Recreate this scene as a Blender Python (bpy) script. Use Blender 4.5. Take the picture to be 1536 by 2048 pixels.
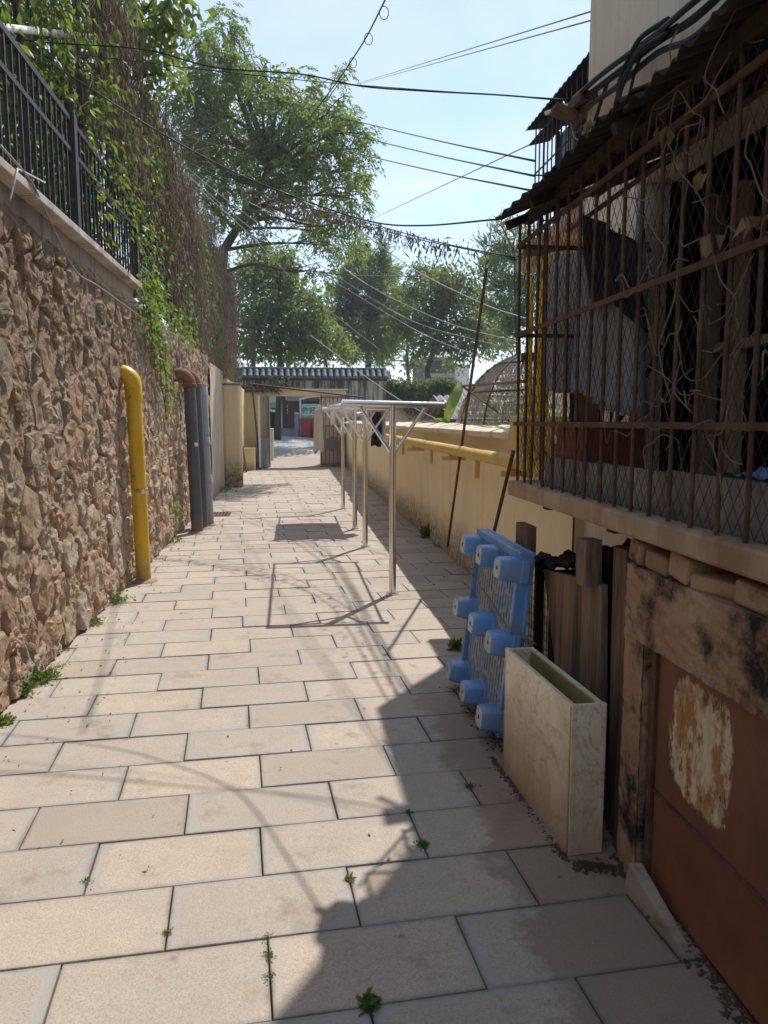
import bpy, math, random
import numpy as np
from mathutils import Vector, Matrix, Euler, noise as mnoise

for o in list(bpy.data.objects):
    bpy.data.objects.remove(o, do_unlink=True)
SC = bpy.context.scene
COL = SC.collection
rad = math.radians
random.seed(7)
RNG = np.random.default_rng(7)

# ------------------------------------------------------------------ camera
EYE = 1.6
YAW, PITCH, FPX = rad(6.79), rad(6.84), 1550.0      # phone lens, tilted slightly down, alley runs along +Y
cd = bpy.data.cameras.new('camera')
cam = bpy.data.objects.new('camera', cd)
COL.objects.link(cam)
cam.location = (0, 0, EYE)
cam.rotation_euler = (rad(90) - PITCH, 0, -YAW)
cd.sensor_fit = 'VERTICAL'
cd.sensor_height = 36.0
cd.sensor_width = 27.0
cd.lens = FPX / 2048 * 36.0
cd.clip_start = 0.05
cd.clip_end = 2000
cd.dof.use_dof = True
cd.dof.focus_distance = 8.0
cd.dof.aperture_fstop = 7.0
SC.camera = cam

# ------------------------------------------------------------------ sky and sun
SUN_AZ, SUN_EL = rad(32.5), rad(55.0)
W = bpy.data.worlds.new('World')
SC.world = W
W.use_nodes = True
wn, wl = W.node_tree.nodes, W.node_tree.links
bg = wn['Background']
sky = wn.new('ShaderNodeTexSky')
sky.sky_type = 'NISHITA'
sky.sun_disc = False
sky.sun_elevation = SUN_EL
sky.sun_rotation = SUN_AZ
sky.air_density = 1.0
sky.dust_density = 0.5
sky.ozone_density = 1.2
wtc = wn.new('ShaderNodeTexCoord')
wsep = wn.new('ShaderNodeSeparateXYZ')
wl.new(wtc.outputs['Generated'], wsep.inputs[0])
wz = wn.new('ShaderNodeMath'); wz.operation = 'MAXIMUM'; wz.inputs[1].default_value = 0.06
wl.new(wsep.outputs['Z'], wz.inputs[0])
wdiv = []
for ax in 'XY':
    d = wn.new('ShaderNodeMath'); d.operation = 'DIVIDE'
    wl.new(wsep.outputs[ax], d.inputs[0]); wl.new(wz.outputs[0], d.inputs[1])
    wdiv.append(d)
wcomb = wn.new('ShaderNodeCombineXYZ')
wl.new(wdiv[0].outputs[0], wcomb.inputs[0]); wl.new(wdiv[1].outputs[0], wcomb.inputs[1])
wno = wn.new('ShaderNodeTexNoise')
wno.inputs['Scale'].default_value = 0.8; wno.inputs['Detail'].default_value = 7
wno.inputs['Roughness'].default_value = 0.55; wno.inputs['Distortion'].default_value = 0.5
wl.new(wcomb.outputs[0], wno.inputs['Vector'])
wr = wn.new('ShaderNodeValToRGB')
wr.color_ramp.elements[0].position = 0.40; wr.color_ramp.elements[0].color = (0.08, 0.08, 0.08, 1)
wr.color_ramp.elements[1].position = 0.66; wr.color_ramp.elements[1].color = (0.85, 0.85, 0.85, 1)
wl.new(wno.outputs['Fac'], wr.inputs[0])
wmix = wn.new('ShaderNodeMix'); wmix.data_type = 'RGBA'
wl.new(wr.outputs[0], wmix.inputs['Factor'])
wl.new(sky.outputs[0], wmix.inputs['A'])
wmix.inputs['B'].default_value = (4.5, 5.1, 6.0, 1)          # thin bright high cloud
wl.new(wmix.outputs['Result'], bg.inputs['Color'])
bg.inputs['Strength'].default_value = 0.15

sl = bpy.data.lights.new('sun', 'SUN')
sl.energy = 3.8
sl.angle = rad(0.55)
sl.color = (1.0, 0.955, 0.885)
sun = bpy.data.objects.new('sun', sl)
COL.objects.link(sun)
TO_SUN = Vector((math.sin(SUN_AZ) * math.cos(SUN_EL), math.cos(SUN_AZ) * math.cos(SUN_EL), math.sin(SUN_EL)))
sun.rotation_euler = TO_SUN.to_track_quat('Z', 'Y').to_euler()
sun.location = (20, 30, 40)

SC.view_settings.view_transform = 'Standard'
SC.view_settings.look = 'None'
SC.view_settings.gamma = 1.0
SC.view_settings.exposure = 0.42
SC.render.engine = 'CYCLES'
SC.cycles.max_bounces = 8
SC.cycles.diffuse_bounces = 4
SC.cycles.transmission_bounces = 6

# ------------------------------------------------------------------ survey helpers: photo measurement -> metres
_f0 = np.array([math.sin(YAW), math.cos(YAW), 0.0]); _z = np.array([0, 0, 1.0])
_r = np.array([math.cos(YAW), -math.sin(YAW), 0.0])
_f = _f0 * math.cos(PITCH) - _z * math.sin(PITCH); _u = _f0 * math.sin(PITCH) + _z * math.cos(PITCH)
def _ray(x, y): return _f * FPX + _r * (x - 768) + _u * (1024 - y)
def G(x, y, h=0.0):
    d = _ray(x, y); t = (h - EYE) / d[2]; return Vector((0, 0, EYE)) + Vector(d * t)
def AX(x, y, X): d = _ray(x, y); return Vector((0, 0, EYE)) + Vector(d * (X / d[0]))
def AY(x, y, Y): d = _ray(x, y); return Vector((0, 0, EYE)) + Vector(d * (Y / d[1]))

# ------------------------------------------------------------------ object helpers
def tag(o, label=None, cat=None, group=None, kind=None):
    if label: o['label'] = label
    if cat: o['category'] = cat
    if group: o['group'] = group
    if kind: o['kind'] = kind
    return o
def root(name, loc, label, cat, group=None):
    o = bpy.data.objects.new(name, None)
    COL.objects.link(o)
    o.location = loc
    o.empty_display_size = 0.2
    return tag(o, label, cat, group)
def wloc(o):
    v = Vector((0, 0, 0))
    while o is not None:
        v = v + Vector(o.location); o = o.parent
    return v
def link_mesh(name, me, mat=None, parent=None, loc=None):
    o = bpy.data.objects.new(name, me)
    COL.objects.link(o)
    if mat is not None and len(me.materials) == 0: me.materials.append(mat)
    if parent is not None: o.parent = parent
    if loc is not None: o.location = loc
    return o
def fast_mesh(name, V, Fc, smooth=False):
    """V (n,3) array, Fc (m,k) array of equal-size faces."""
    V = np.asarray(V, dtype=np.float32); Fc = np.asarray(Fc, dtype=np.int32)
    me = bpy.data.meshes.new(name)
    me.vertices.add(len(V)); me.vertices.foreach_set('co', V.ravel())
    k = Fc.shape[1]
    me.loops.add(Fc.size); me.loops.foreach_set('vertex_index', Fc.ravel())
    me.polygons.add(len(Fc))
    me.polygons.foreach_set('loop_start', np.arange(0, Fc.size, k, dtype=np.int32))
    me.polygons.foreach_set('loop_total', np.full(len(Fc), k, dtype=np.int32))
    me.update(calc_edges=True)
    if smooth: me.polygons.foreach_set('use_smooth', [True] * len(Fc))
    return me
class MB:
    def __init__(s): s.v = []; s.f = []
    def add(s, V, Fs):
        b = len(s.v); s.v += [tuple(p) for p in V]; s.f += [tuple(b + i for i in f) for f in Fs]; return s
    def box(s, c, d, R=None):
        hx, hy, hz = d[0] / 2, d[1] / 2, d[2] / 2
        P = [Vector((x, y, z)) for x in (-hx, hx) for y in (-hy, hy) for z in (-hz, hz)]
        if R is not None:
            if isinstance(R, tuple): R = Euler(R).to_matrix()
            P = [R @ p for p in P]
        c = Vector(c)
        return s.add([p + c for p in P], [(0, 1, 3, 2), (4, 6, 7, 5), (0, 4, 5, 1), (2, 3, 7, 6), (0, 2, 6, 4), (1, 5, 7, 3)])
    def bx(s, x0, x1, y0, y1, z0, z1):
        return s.box(((x0 + x1) / 2, (y0 + y1) / 2, (z0 + z1) / 2), (x1 - x0, y1 - y0, z1 - z0))
    def beam(s, a, b, w, h=None, up=(0, 0, 1)):
        a, b = Vector(a), Vector(b); h = h or w
        d = (b - a).normalized(); u = Vector(up)
        if abs(d.dot(u)) > 0.98: u = Vector((0, 1, 0))
        x = d.cross(u).normalized() * (w / 2); y = x.cross(d).normalized() * (h / 2)
        P = [a - x - y, a + x - y, a + x + y, a - x + y, b - x - y, b + x - y, b + x + y, b - x + y]
        return s.add(P, [(3, 2, 1, 0), (4, 5, 6, 7), (0, 1, 5, 4), (1, 2, 6, 5), (2, 3, 7, 6), (3, 0, 4, 7)])
    def tube(s, pts, r, n=8, cap=True):
        pts = [Vector(p) for p in pts]; m = len(pts)
        R = r if isinstance(r, (list, tuple)) else [r] * m
        V = []; prev = None
        for i, p in enumerate(pts):
            d = (pts[min(i + 1, m - 1)] - pts[max(i - 1, 0)])
            d = d.normalized() if d.length > 1e-9 else Vector((0, 0, 1))
            if prev is None:
                u = Vector((0, 0, 1)) if abs(d.z) < 0.9 else Vector((1, 0, 0))
                x = d.cross(u).normalized()
            else:
                x = (prev - d * prev.dot(d))
                x = x.normalized() if x.length > 1e-6 else d.orthogonal().normalized()
            prev = x; y = d.cross(x)
            for k in range(n):
                a = 2 * math.pi * k / n
                V.append(p + (x * math.cos(a) + y * math.sin(a)) * R[i])
        Fs = []
        for i in range(m - 1):
            for k in range(n):
                k2 = (k + 1) % n
                Fs.append((i * n + k, i * n + k2, (i + 1) * n + k2, (i + 1) * n + k))
        if cap:
            Fs.append(tuple(reversed(range(n)))); Fs.append(tuple((m - 1) * n + k for k in range(n)))
        return s.add(V, Fs)
    def prism(s, poly, vec):
        n = len(poly); vec = Vector(vec); P = [Vector(p) for p in poly]
        return s.add(P + [p + vec for p in P], [tuple(reversed(range(n))), tuple(range(n, 2 * n))] +
                     [(i, (i + 1) % n, n + (i + 1) % n, n + i) for i in range(n)])
    def sheet(s, fn, nu, nv):
        V = [fn(i / nu, j / nv) for j in range(nv + 1) for i in range(nu + 1)]
        Fs = [(j * (nu + 1) + i, j * (nu + 1) + i + 1, (j + 1) * (nu + 1) + i + 1, (j + 1) * (nu + 1) + i) for j in range(nv) for i in range(nu)]
        return s.add(V, Fs)
    def mesh(s, name, off=(0, 0, 0), smooth=False):
        me = bpy.data.meshes.new(name)
        o = Vector(off)
        me.from_pydata([tuple(Vector(p) - o) for p in s.v], [], s.f)
        me.update()
        if smooth: me.polygons.foreach_set('use_smooth', [True] * len(me.polygons))
        return me
    def build(s, name, mat, parent=None, smooth=False, bevel=0, solid=0, at=None, label=None, cat=None, group=None, kind=None, auto=0):
        """One mesh object; vertices are given in world metres, the origin goes to `at` (or to the middle)."""
        pw = wloc(parent) if parent is not None else Vector((0, 0, 0))
        if at is None:
            A = np.array(s.v); c = (A.min(0) + A.max(0)) / 2; at = Vector((c[0], c[1], A[:, 2].min() if parent is None else c[2]))
        at = Vector(at)
        o = link_mesh(name, s.mesh(name, at, smooth), mat, parent, at - pw)
        if solid:
            m = o.modifiers.new('solid', 'SOLIDIFY'); m.thickness = solid; m.offset = 0
        if bevel:
            m = o.modifiers.new('bevel', 'BEVEL'); m.width = bevel; m.segments = 2; m.limit_method = 'ANGLE'; m.angle_limit = rad(40)
        if auto:
            me = o.data; me.polygons.foreach_set('use_smooth', [True] * len(me.polygons)); me.set_sharp_from_angle(angle=rad(auto))
        return tag(o, label, cat, group, kind)
def curve_pts(P, n=24):
    """Catmull-Rom through control points."""
    P = [Vector(p) for p in P]
    Q = [P[0] * 2 - P[1]] + P + [P[-1] * 2 - P[-2]]
    out = []
    segs = len(P) - 1
    per = max(2, n // segs)
    for i in range(segs):
        a, b, c, d = Q[i:i + 4]
        for k in range(per):
            t = k / per
            out.append(0.5 * ((2 * b) + (c - a) * t + (2 * a - 5 * b + 4 * c - d) * t * t + (-a + 3 * b - 3 * c + d) * t ** 3))
    out.append(P[-1]); return out
def copy_tree(o, parent=None, dloc=None):
    c = o.copy(); COL.objects.link(c); c.parent = parent
    if dloc is not None: c.location = Vector(o.location) + Vector(dloc)
    for ch in list(o.children): copy_tree(ch, c)
    return c
def vnoise(x, y, s=0):
    return (math.sin(x * 1.7 + y * 2.3 + s) + math.sin(x * 3.9 - y * 3.1 + 1.3 * s) * 0.6 + math.sin(-x * 7.3 + y * 6.1 + 2.1 * s) * 0.35) / 1.95
# ------------------------------------------------------------------ materials
class Mat:
    def __init__(s, name):
        s.m = bpy.data.materials.new(name); s.m.use_nodes = True
        s.nt = s.m.node_tree; s.b = s.nt.nodes['Principled BSDF']; s._co = None
    def node(s, t, ins=None, **kw):
        n = s.nt.nodes.new('ShaderNode' + t)
        for k, v in kw.items(): setattr(n, k, v)
        for k, v in (ins or {}).items(): s.put(n.inputs[k], v)
        return n
    def put(s, inp, v):
        if isinstance(v, bpy.types.NodeSocket): s.nt.links.new(v, inp)
        else: inp.default_value = (*v, 1) if isinstance(v, tuple) and len(v) == 3 and inp.type == 'RGBA' else v
    def obj(s): return s.node('TexCoord').outputs['Object']
    def world(s): return s.node('NewGeometry').outputs['Position']
    def rnd(s): return s.node('ObjectInfo').outputs['Random']
    def island(s): return s.node('NewGeometry').outputs['Random Per Island']
    def co(s, stretch=(1, 1, 1), world=False, rnd=True):
        v = s.world() if world else s.obj()
        if rnd and not world:
            k = s.math('MULTIPLY', s.rnd(), 37.0)
            v = s.node('VectorMath', {0: v, 1: k}, operation='ADD').outputs[0]
        if stretch != (1, 1, 1): v = s.node('Mapping', {'Vector': v, 'Scale': stretch}).outputs[0]
        return v
    def noise(s, scale, vec, detail=5, rough=0.6, dist=0.0):
        return s.node('TexNoise', {'Vector': vec, 'Scale': scale, 'Detail': detail, 'Roughness': rough, 'Distortion': dist}).outputs['Fac']
    def vor(s, scale, vec, feature='F1', out='Distance'):
        return s.node('TexVoronoi', {'Vector': vec, 'Scale': scale}, feature=feature).outputs[out]
    def ramp(s, fac, stops):
        n = s.node('ValToRGB', {'Fac': fac}); e = n.color_ramp.elements
        while len(e) < len(stops): e.new(0.5)
        for el, (p, c) in zip(e, stops):
            el.position = p; el.color = (*c, 1) if isinstance(c, tuple) else (c, c, c, 1)
        return n.outputs['Color']
    def mix(s, fac, a, b, blend='MIX'):
        n = s.node('Mix', None, data_type='RGBA', blend_type=blend)
        s.put(n.inputs['Factor'], fac); s.put(n.inputs['A'], a); s.put(n.inputs['B'], b); return n.outputs['Result']
    def math(s, op, a, b=0.0, c=None, clamp=False):
        n = s.node('Math', None, operation=op, use_clamp=clamp); s.put(n.inputs[0], a); s.put(n.inputs[1], b)
        if c is not None: s.put(n.inputs[2], c)
        return n.outputs[0]
    def sep(s, v, ax): return s.node('SeparateXYZ', {0: v}).outputs[ax]
    def jitter(s, col, amt=0.2, src=None):
        k = s.math('MULTIPLY_ADD', src or s.rnd(), 2 * amt, 1 - amt)
        return s.node('HueSaturation', {'Color': col, 'Value': k}).outputs[0]
    def bump(s, h, strength=0.4, dist=0.01, prev=None):
        n = s.node('Bump', {'Height': h, 'Strength': strength, 'Distance': dist})
        if prev is not None: s.nt.links.new(prev, n.inputs['Normal'])
        return n.outputs[0]
    def done(s, col=None, rough=None, metal=None, spec=None, normal=None):
        if col is not None: s.put(s.b.inputs['Base Color'], col)
        if rough is not None: s.put(s.b.inputs['Roughness'], rough)
        if metal is not None: s.put(s.b.inputs['Metallic'], metal)
        if spec is not None: s.put(s.b.inputs['Specular IOR Level'], spec)
        if normal is not None: s.nt.links.new(normal, s.b.inputs['Normal'])
        return s.m
def surf(name, stops, scale=4, rough=0.85, metal=0.0, spec=0.25, bump=0.35, bscale=60, bdist=0.004, jit=0.12, stretch=(1, 1, 1), dirt=None, dscale=1.5, dlo=0.5, dhi=0.7, world=False, bstretch=None):
    s = Mat(name); v = s.co(stretch, world)
    c = s.ramp(s.noise(scale, v, 8, 0.65), stops)
    if dirt: c = s.mix(s.ramp(s.noise(dscale, v, 9, 0.7), [(dlo, 0.0), (dhi, 1.0)]), c, dirt)
    if jit: c = s.jitter(c, jit)
    n = None
    if bump: n = s.bump(s.noise(bscale, s.co(bstretch or stretch, world), 6, 0.7), bump, bdist)
    return s.done(c, rough, metal, spec, n)
def leafmat(name, stops, trans=0.45, scale=0.9, rough=0.5):
    s = Mat(name); g = s.world()
    a = s.noise(scale, g, 3, 0.6); i = s.island()
    f = s.math('ADD', s.math('MULTIPLY', a, 0.55), s.math('MULTIPLY', i, 0.45))
    c = s.ramp(f, stops)
    s.done(c, rough, 0, 0.35)
    tr = s.node('BsdfTranslucent', {'Color': s.mix(0.6, c, (0.36, 0.44, 0.05), 'MIX')})
    mx = s.node('MixShader', {0: trans, 1: s.b.outputs[0], 2: tr.outputs[0]})
    s.nt.links.new(mx.outputs[0], s.nt.nodes['Material Output'].inputs[0])
    return s.m

MT = {}
def paver_mat():
    s = Mat('granite slab')
    uv = s.node('UVMap').outputs[0]
    at = s.node('Attribute', attribute_name='rnd').outputs['Fac']
    r = s.math('FRACT', s.math('ADD', s.rnd(), at))
    r2 = s.math('FRACT', s.math('MULTIPLY', r, 7.31)); r3 = s.math('FRACT', s.math('MULTIPLY', r, 23.7))
    w = s.world()
    wob = s.noise(14, w, 4, 0.6)
    # rounded worked panel inside a smooth margin (local metres, slab half size 0.30 x 0.165)
    ax = s.math('ABSOLUTE', s.sep(uv, 'X')); ay = s.math('ABSOLUTE', s.sep(uv, 'Y'))
    rr = 0.055
    dx = s.math('MAXIMUM', s.math('SUBTRACT', ax, 0.262 - rr), 0.0)
    dy = s.math('MAXIMUM', s.math('SUBTRACT', ay, s.math('MULTIPLY_ADD', r3, 0.02, 0.128 - rr)), 0.0)
    d = s.math('SQRT', s.math('ADD', s.math('MULTIPLY', dx, dx), s.math('MULTIPLY', dy, dy)))
    d = s.math('SUBTRACT', d, s.math('MULTIPLY_ADD', wob, 0.03, rr - 0.015))
    edge = s.math('MULTIPLY', s.ramp(s.math('MULTIPLY_ADD', d, 40.0, 0.5), [(0.3, 0.0), (0.7, 1.0)]), s.ramp(r2, [(0.15, 0.15), (0.45, 1.0)]))
    grain = s.noise(170, w, 4, 0.8); med = s.noise(9, w, 6, 0.65); big = s.noise(1.3, w, 4, 0.6)
    base = s.ramp(r, [(0.0, (0.37, 0.315, 0.255)), (0.2, (0.53, 0.445, 0.355)), (0.4, (0.43, 0.38, 0.325)), (0.6, (0.57, 0.465, 0.36)), (0.8, (0.46, 0.39, 0.31)), (1.0, (0.50, 0.445, 0.38))])
    base = s.mix(s.ramp(med, [(0.3, 0.0), (0.75, 0.55)]), base, (0.37, 0.32, 0.27))
    base = s.mix(s.math('MULTIPLY', s.ramp(big, [(0.45, 0.0), (0.7, 1.0)]), 0.35), base, (0.52, 0.40, 0.29))
    base = s.mix(s.math('MULTIPLY', s.ramp(grain, [(0.38, 1.0), (0.56, 0.0)]), 0.62), base, (0.25, 0.195, 0.15))
    base = s.mix(s.math('MULTIPLY', s.ramp(s.vor(330, w), [(0.08, 1.0), (0.2, 0.0)]), 0.6), base, (0.66, 0.60, 0.52))
    base = s.mix(s.math('MULTIPLY', edge, 0.62), base, (0.335, 0.325, 0.31))
    spots = s.ramp(s.noise(3.1, s.node('VectorMath', {0: w, 1: (7, 3, 0)}, operation='ADD').outputs[0], 5, 0.7), [(0.57, 0.0), (0.68, 1.0)])
    base = s.mix(s.math('MULTIPLY', spots, 0.55), base, (0.22, 0.175, 0.14))
    drip = s.ramp(s.noise(5.5, s.node('VectorMath', {0: w, 1: (17, 5, 0)}, operation='ADD').outputs[0], 8, 0.75), [(0.58, 0.0), (0.66, 1.0)])
    base = s.mix(s.math('MULTIPLY', s.math('MULTIPLY', drip, s.ramp(r3, [(0.35, 0.0), (0.6, 1.0)])), 0.42), base, (0.34, 0.21, 0.13))
    fl = s.ramp(s.vor(4.2, w), [(0.03, 1.0), (0.06, 0.0)])
    base = s.mix(s.math('MULTIPLY', fl, 0.5), base, (0.17, 0.13, 0.10))
    # grime and moss creeping in from the joints
    ed = s.math('MINIMUM', s.math('SUBTRACT', 0.297, ax), s.math('SUBTRACT', 0.1638, ay))
    ed = s.math('ADD', ed, s.math('MULTIPLY', s.math('SUBTRACT', s.noise(30, w, 6, 0.75), 0.5), 0.035))
    gj = s.math('MULTIPLY', s.ramp(s.math('MULTIPLY', ed, 10.0), [(0.0, 1.0), (0.16, 0.0)]), s.ramp(s.noise(2.3, w, 4, 0.6), [(0.38, 0.15), (0.62, 1.0)]))
    base = s.mix(s.math('MULTIPLY', gj, 0.7), base, s.ramp(s.noise(1.7, w, 3, 0.5), [(0.42, (0.15, 0.115, 0.085)), (0.62, (0.13, 0.135, 0.075))]))
    # walked-in dull patches and hairline cracks
    dull = s.ramp(s.noise(0.9, s.node('VectorMath', {0: w, 1: (3, 11, 0)}, operation='ADD').outputs[0], 7, 0.7), [(0.45, 0.0), (0.7, 1.0)])
    base = s.mix(s.math('MULTIPLY', dull, 0.32), base, (0.27, 0.235, 0.20))
    # brown soil washed along the foot of the right-hand side
    X = s.sep(w, 'X'); Y = s.sep(w, 'Y')
    st = s.math('ADD', X, s.math('MULTIPLY', s.noise(4.5, w, 6, 0.7), 0.9))
    soil = s.math('MULTIPLY', s.ramp(st, [(0.86, 0.0), (1.0, 1.0)]), s.ramp(s.math('MULTIPLY', Y, 0.1), [(0.40, 1.0), (0.48, 0.0)]))
    soil = s.math('MULTIPLY', s.ramp(s.math('ADD', X, s.math('MULTIPLY', s.noise(5, w, 6, 0.7), 0.5)), [(0.93 / 1.0, 0.0), (0.999, 1.0)]), soil)
    base = s.mix(s.math('MULTIPLY', soil, 0.55), base, (0.19, 0.115, 0.07))
    n = s.bump(s.math('ADD', s.math('MULTIPLY', grain, s.math('MULTIPLY_ADD', edge, -0.8, 1.0)), s.math('MULTIPLY', med, 0.7)), 0.45, 0.004)
    return s.done(base, s.math('MULTIPLY_ADD', edge, -0.2, 0.82), 0, 0.25, n)
MT['paver'] = paver_mat()
MT['bed'] = surf('joint soil', [(0.3, (0.08, 0.06, 0.042)), (0.7, (0.16, 0.125, 0.085))], 8, 0.95, bump=0.5)
MT['ground'] = surf('bare ground', [(0.3, (0.12, 0.09, 0.06)), (0.7, (0.20, 0.16, 0.11))], 2, 0.95)
def stone_mat():
    s = Mat('rubble stone'); v = s.co(); w = s.world(); r = s.rnd()
    isl = s.island()
    r = s.math('FRACT', s.math('ADD', r, isl))
    a = s.noise(5, v, 8, 0.7); b = s.noise(26, v, 6, 0.7); c = s.noise(1.1, w, 5, 0.6)
    col = s.ramp(r, [(0.0, (0.44, 0.29, 0.18)), (0.2, (0.57, 0.40, 0.265)), (0.4, (0.50, 0.405, 0.305)), (0.6, (0.62, 0.44, 0.30)), (0.8, (0.54, 0.315, 0.18)), (1.0, (0.64, 0.53, 0.41))])
    col = s.mix(s.ramp(a, [(0.46, 0.0), (0.66, 0.85)]), col, (0.62, 0.50, 0.38))
    col = s.mix(s.math('MULTIPLY', s.ramp(a, [(0.22, 1.0), (0.42, 0.0)]), 0.75), col, (0.34, 0.16, 0.075))
    col = s.mix(s.math('MULTIPLY', s.ramp(b, [(0.30, 1.0), (0.45, 0.0)]), 0.6), col, (0.13, 0.095, 0.07))
    # grey-brown grime and lichen on the upper courses
    zz = s.math('ADD', s.sep(w, 'Z'), s.math('MULTIPLY', s.math('SUBTRACT', c, 0.5), 2.2))
    g = s.math('MULTIPLY', s.ramp(s.math('MULTIPLY', zz, 0.33), [(0.36, 0.0), (0.72, 1.0)]), s.ramp(s.noise(9, w, 6, 0.7), [(0.34, 0.25), (0.6, 1.0)]))
    col = s.mix(s.math('MULTIPLY', g, 0.58), col, (0.18, 0.138, 0.105))
    n = s.bump(b, 1.0, 0.035); n = s.bump(s.noise(60, v, 6, 0.8), 1.0, 0.012, n)
    return s.done(col, 0.92, 0, 0.15, n)
MT['stone'] = stone_mat()
MT['mortar'] = surf('old mortar', [(0.25, (0.12, 0.09, 0.066)), (0.45, (0.31, 0.23, 0.165)), (0.75, (0.52, 0.405, 0.30))], 9, 0.95, bump=1.0, bscale=20, bdist=0.035, world=True, jit=0)
def plaster(name, stops, stain, zs=(0.0, 0.35), streak=0.6, fine=(0.3, 0.25, 0.2), topz=None):
    """painted render: rising damp above the ground and rain streaks from the top"""
    s = Mat(name); w = s.world()
    col = s.ramp(s.noise(1.6, w, 7, 0.6), stops)
    col = s.mix(s.math('MULTIPLY', s.ramp(s.noise(22, w, 5, 0.7), [(0.55, 0.0), (0.75, 1.0)]), 0.22), col, fine)
    z = s.math('ADD', s.sep(w, 'Z'), s.math('MULTIPLY', s.math('SUBTRACT', s.noise(3.2, w, 8, 0.75), 0.5), -0.55))
    k = s.ramp(z, [(max(zs[0], 0.0), 1.0), (zs[1], 0.0)])
    col = s.mix(s.math('MULTIPLY', k, s.ramp(s.noise(13, w, 6, 0.7), [(0.30, 0.2), (0.6, 0.95)])), col, stain)
    if streak:
        sv = s.node('Mapping', {'Vector': w, 'Scale': (1.6, 1.6, 0.16) if streak < 0.4 else (3.5, 3.5, 0.22)}).outputs[0]
        k2 = s.ramp(s.noise(2.2, sv, 6, 0.7), [(0.52, 0.0), (0.70, 1.0)] if streak < 0.9 else [(0.42, 0.0), (0.58, 1.0)])
        if topz:
            k2 = s.math('MULTIPLY', k2, s.ramp(s.math('MULTIPLY', s.math('SUBTRACT', s.sep(w, 'Z'), topz[0]), 1.0 / (topz[1] - topz[0])), [(0.0, 0.0), (1.0, 1.0)]))
        col = s.mix(s.math('MULTIPLY', k2, streak), col, stain)
    n = s.bump(s.noise(28, w, 7, 0.7), 0.35, 0.006)
    n = s.bump(s.noise(3.0, w, 4, 0.5), 0.25, 0.03, n)
    return s.done(col, 0.9, 0, 0.15, n)
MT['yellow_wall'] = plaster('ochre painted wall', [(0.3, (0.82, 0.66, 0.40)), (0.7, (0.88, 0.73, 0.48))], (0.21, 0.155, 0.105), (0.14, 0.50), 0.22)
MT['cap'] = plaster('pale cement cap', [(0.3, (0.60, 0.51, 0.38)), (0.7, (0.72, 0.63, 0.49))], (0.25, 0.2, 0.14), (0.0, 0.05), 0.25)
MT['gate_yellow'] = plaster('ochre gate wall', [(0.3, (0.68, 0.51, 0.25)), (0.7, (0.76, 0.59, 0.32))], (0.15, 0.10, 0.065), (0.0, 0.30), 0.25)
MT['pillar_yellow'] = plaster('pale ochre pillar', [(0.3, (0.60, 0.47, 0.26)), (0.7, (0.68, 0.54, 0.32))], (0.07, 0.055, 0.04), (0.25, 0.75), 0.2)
MT['old_plaster'] = plaster('stained grey plaster', [(0.3, (0.40, 0.36, 0.29)), (0.7, (0.52, 0.48, 0.40))], (0.045, 0.045, 0.045), (0.0, 0.1), 0.95)
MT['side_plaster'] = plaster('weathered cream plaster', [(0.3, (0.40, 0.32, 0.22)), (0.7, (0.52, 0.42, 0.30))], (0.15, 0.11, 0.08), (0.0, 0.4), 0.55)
MT['band'] = plaster('cement band', [(0.3, (0.26, 0.215, 0.165)), (0.7, (0.38, 0.32, 0.25))], (0.10, 0.08, 0.06), (0.0, 0.1), 0.75)
MT['coping'] = surf('coping stone', [(0.3, (0.42, 0.36, 0.30)), (0.7, (0.60, 0.54, 0.46))], 5, 0.85, dirt=(0.18, 0.14, 0.11), dscale=3)
MT['house'] = plaster('cream house wall', [(0.3, (0.68, 0.565, 0.42)), (0.7, (0.77, 0.66, 0.51))], (0.32, 0.27, 0.21), (0.0, 0.5), 0.45)
MT['cement'] = surf('raw cement', [(0.25, (0.31, 0.17, 0.095)), (0.6, (0.45, 0.285, 0.175)), (0.85, (0.56, 0.42, 0.29))], 3.5, 0.92, bump=0.9, bscale=34, bdist=0.012, dirt=(0.03, 0.024, 0.02), dscale=3.2, dlo=0.50, dhi=0.62)
MT['slabconc'] = surf('stained concrete', [(0.25, (0.27, 0.16, 0.095)), (0.6, (0.46, 0.34, 0.22)), (0.85, (0.56, 0.44, 0.31))], 5, 0.9, bump=0.5, bscale=30, bdist=0.006, dirt=(0.25, 0.10, 0.05), dscale=3.2, dlo=0.48, dhi=0.72, stretch=(1, 1, 0.5))
MT['board'] = surf('grey fibre board', [(0.3, (0.17, 0.155, 0.135)), (0.7, (0.27, 0.25, 0.225))], 4, 0.9, dirt=(0.10, 0.08, 0.06), dscale=3, stretch=(1, 1, 0.4))
MT['rust_bar'] = surf('rusty bar', [(0.3, (0.05, 0.027, 0.017)), (0.55, (0.115, 0.06, 0.033)), (0.8, (0.22, 0.125, 0.07))], 12, 0.75, 0.2, 0.4, 0.5, 120, 0.003)
MT['rust_sheet'] = surf('rusty roof sheet', [(0.3, (0.016, 0.012, 0.010)), (0.6, (0.042, 0.028, 0.021)), (0.85, (0.10, 0.068, 0.048))], 5, 0.8, 0.1, 0.3, 0.4, 70, 0.004)
MT['wire'] = surf('dark wire', [(0.3, (0.04, 0.03, 0.025)), (0.7, (0.11, 0.08, 0.06))], 20, 0.7, 0.3, bump=0)
MT['rust_pipe'] = surf('rust brown elbow', [(0.3, (0.16, 0.065, 0.04)), (0.7, (0.26, 0.12, 0.075))], 9, 0.8, 0.1, bump=0.5, bscale=70)
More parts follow.
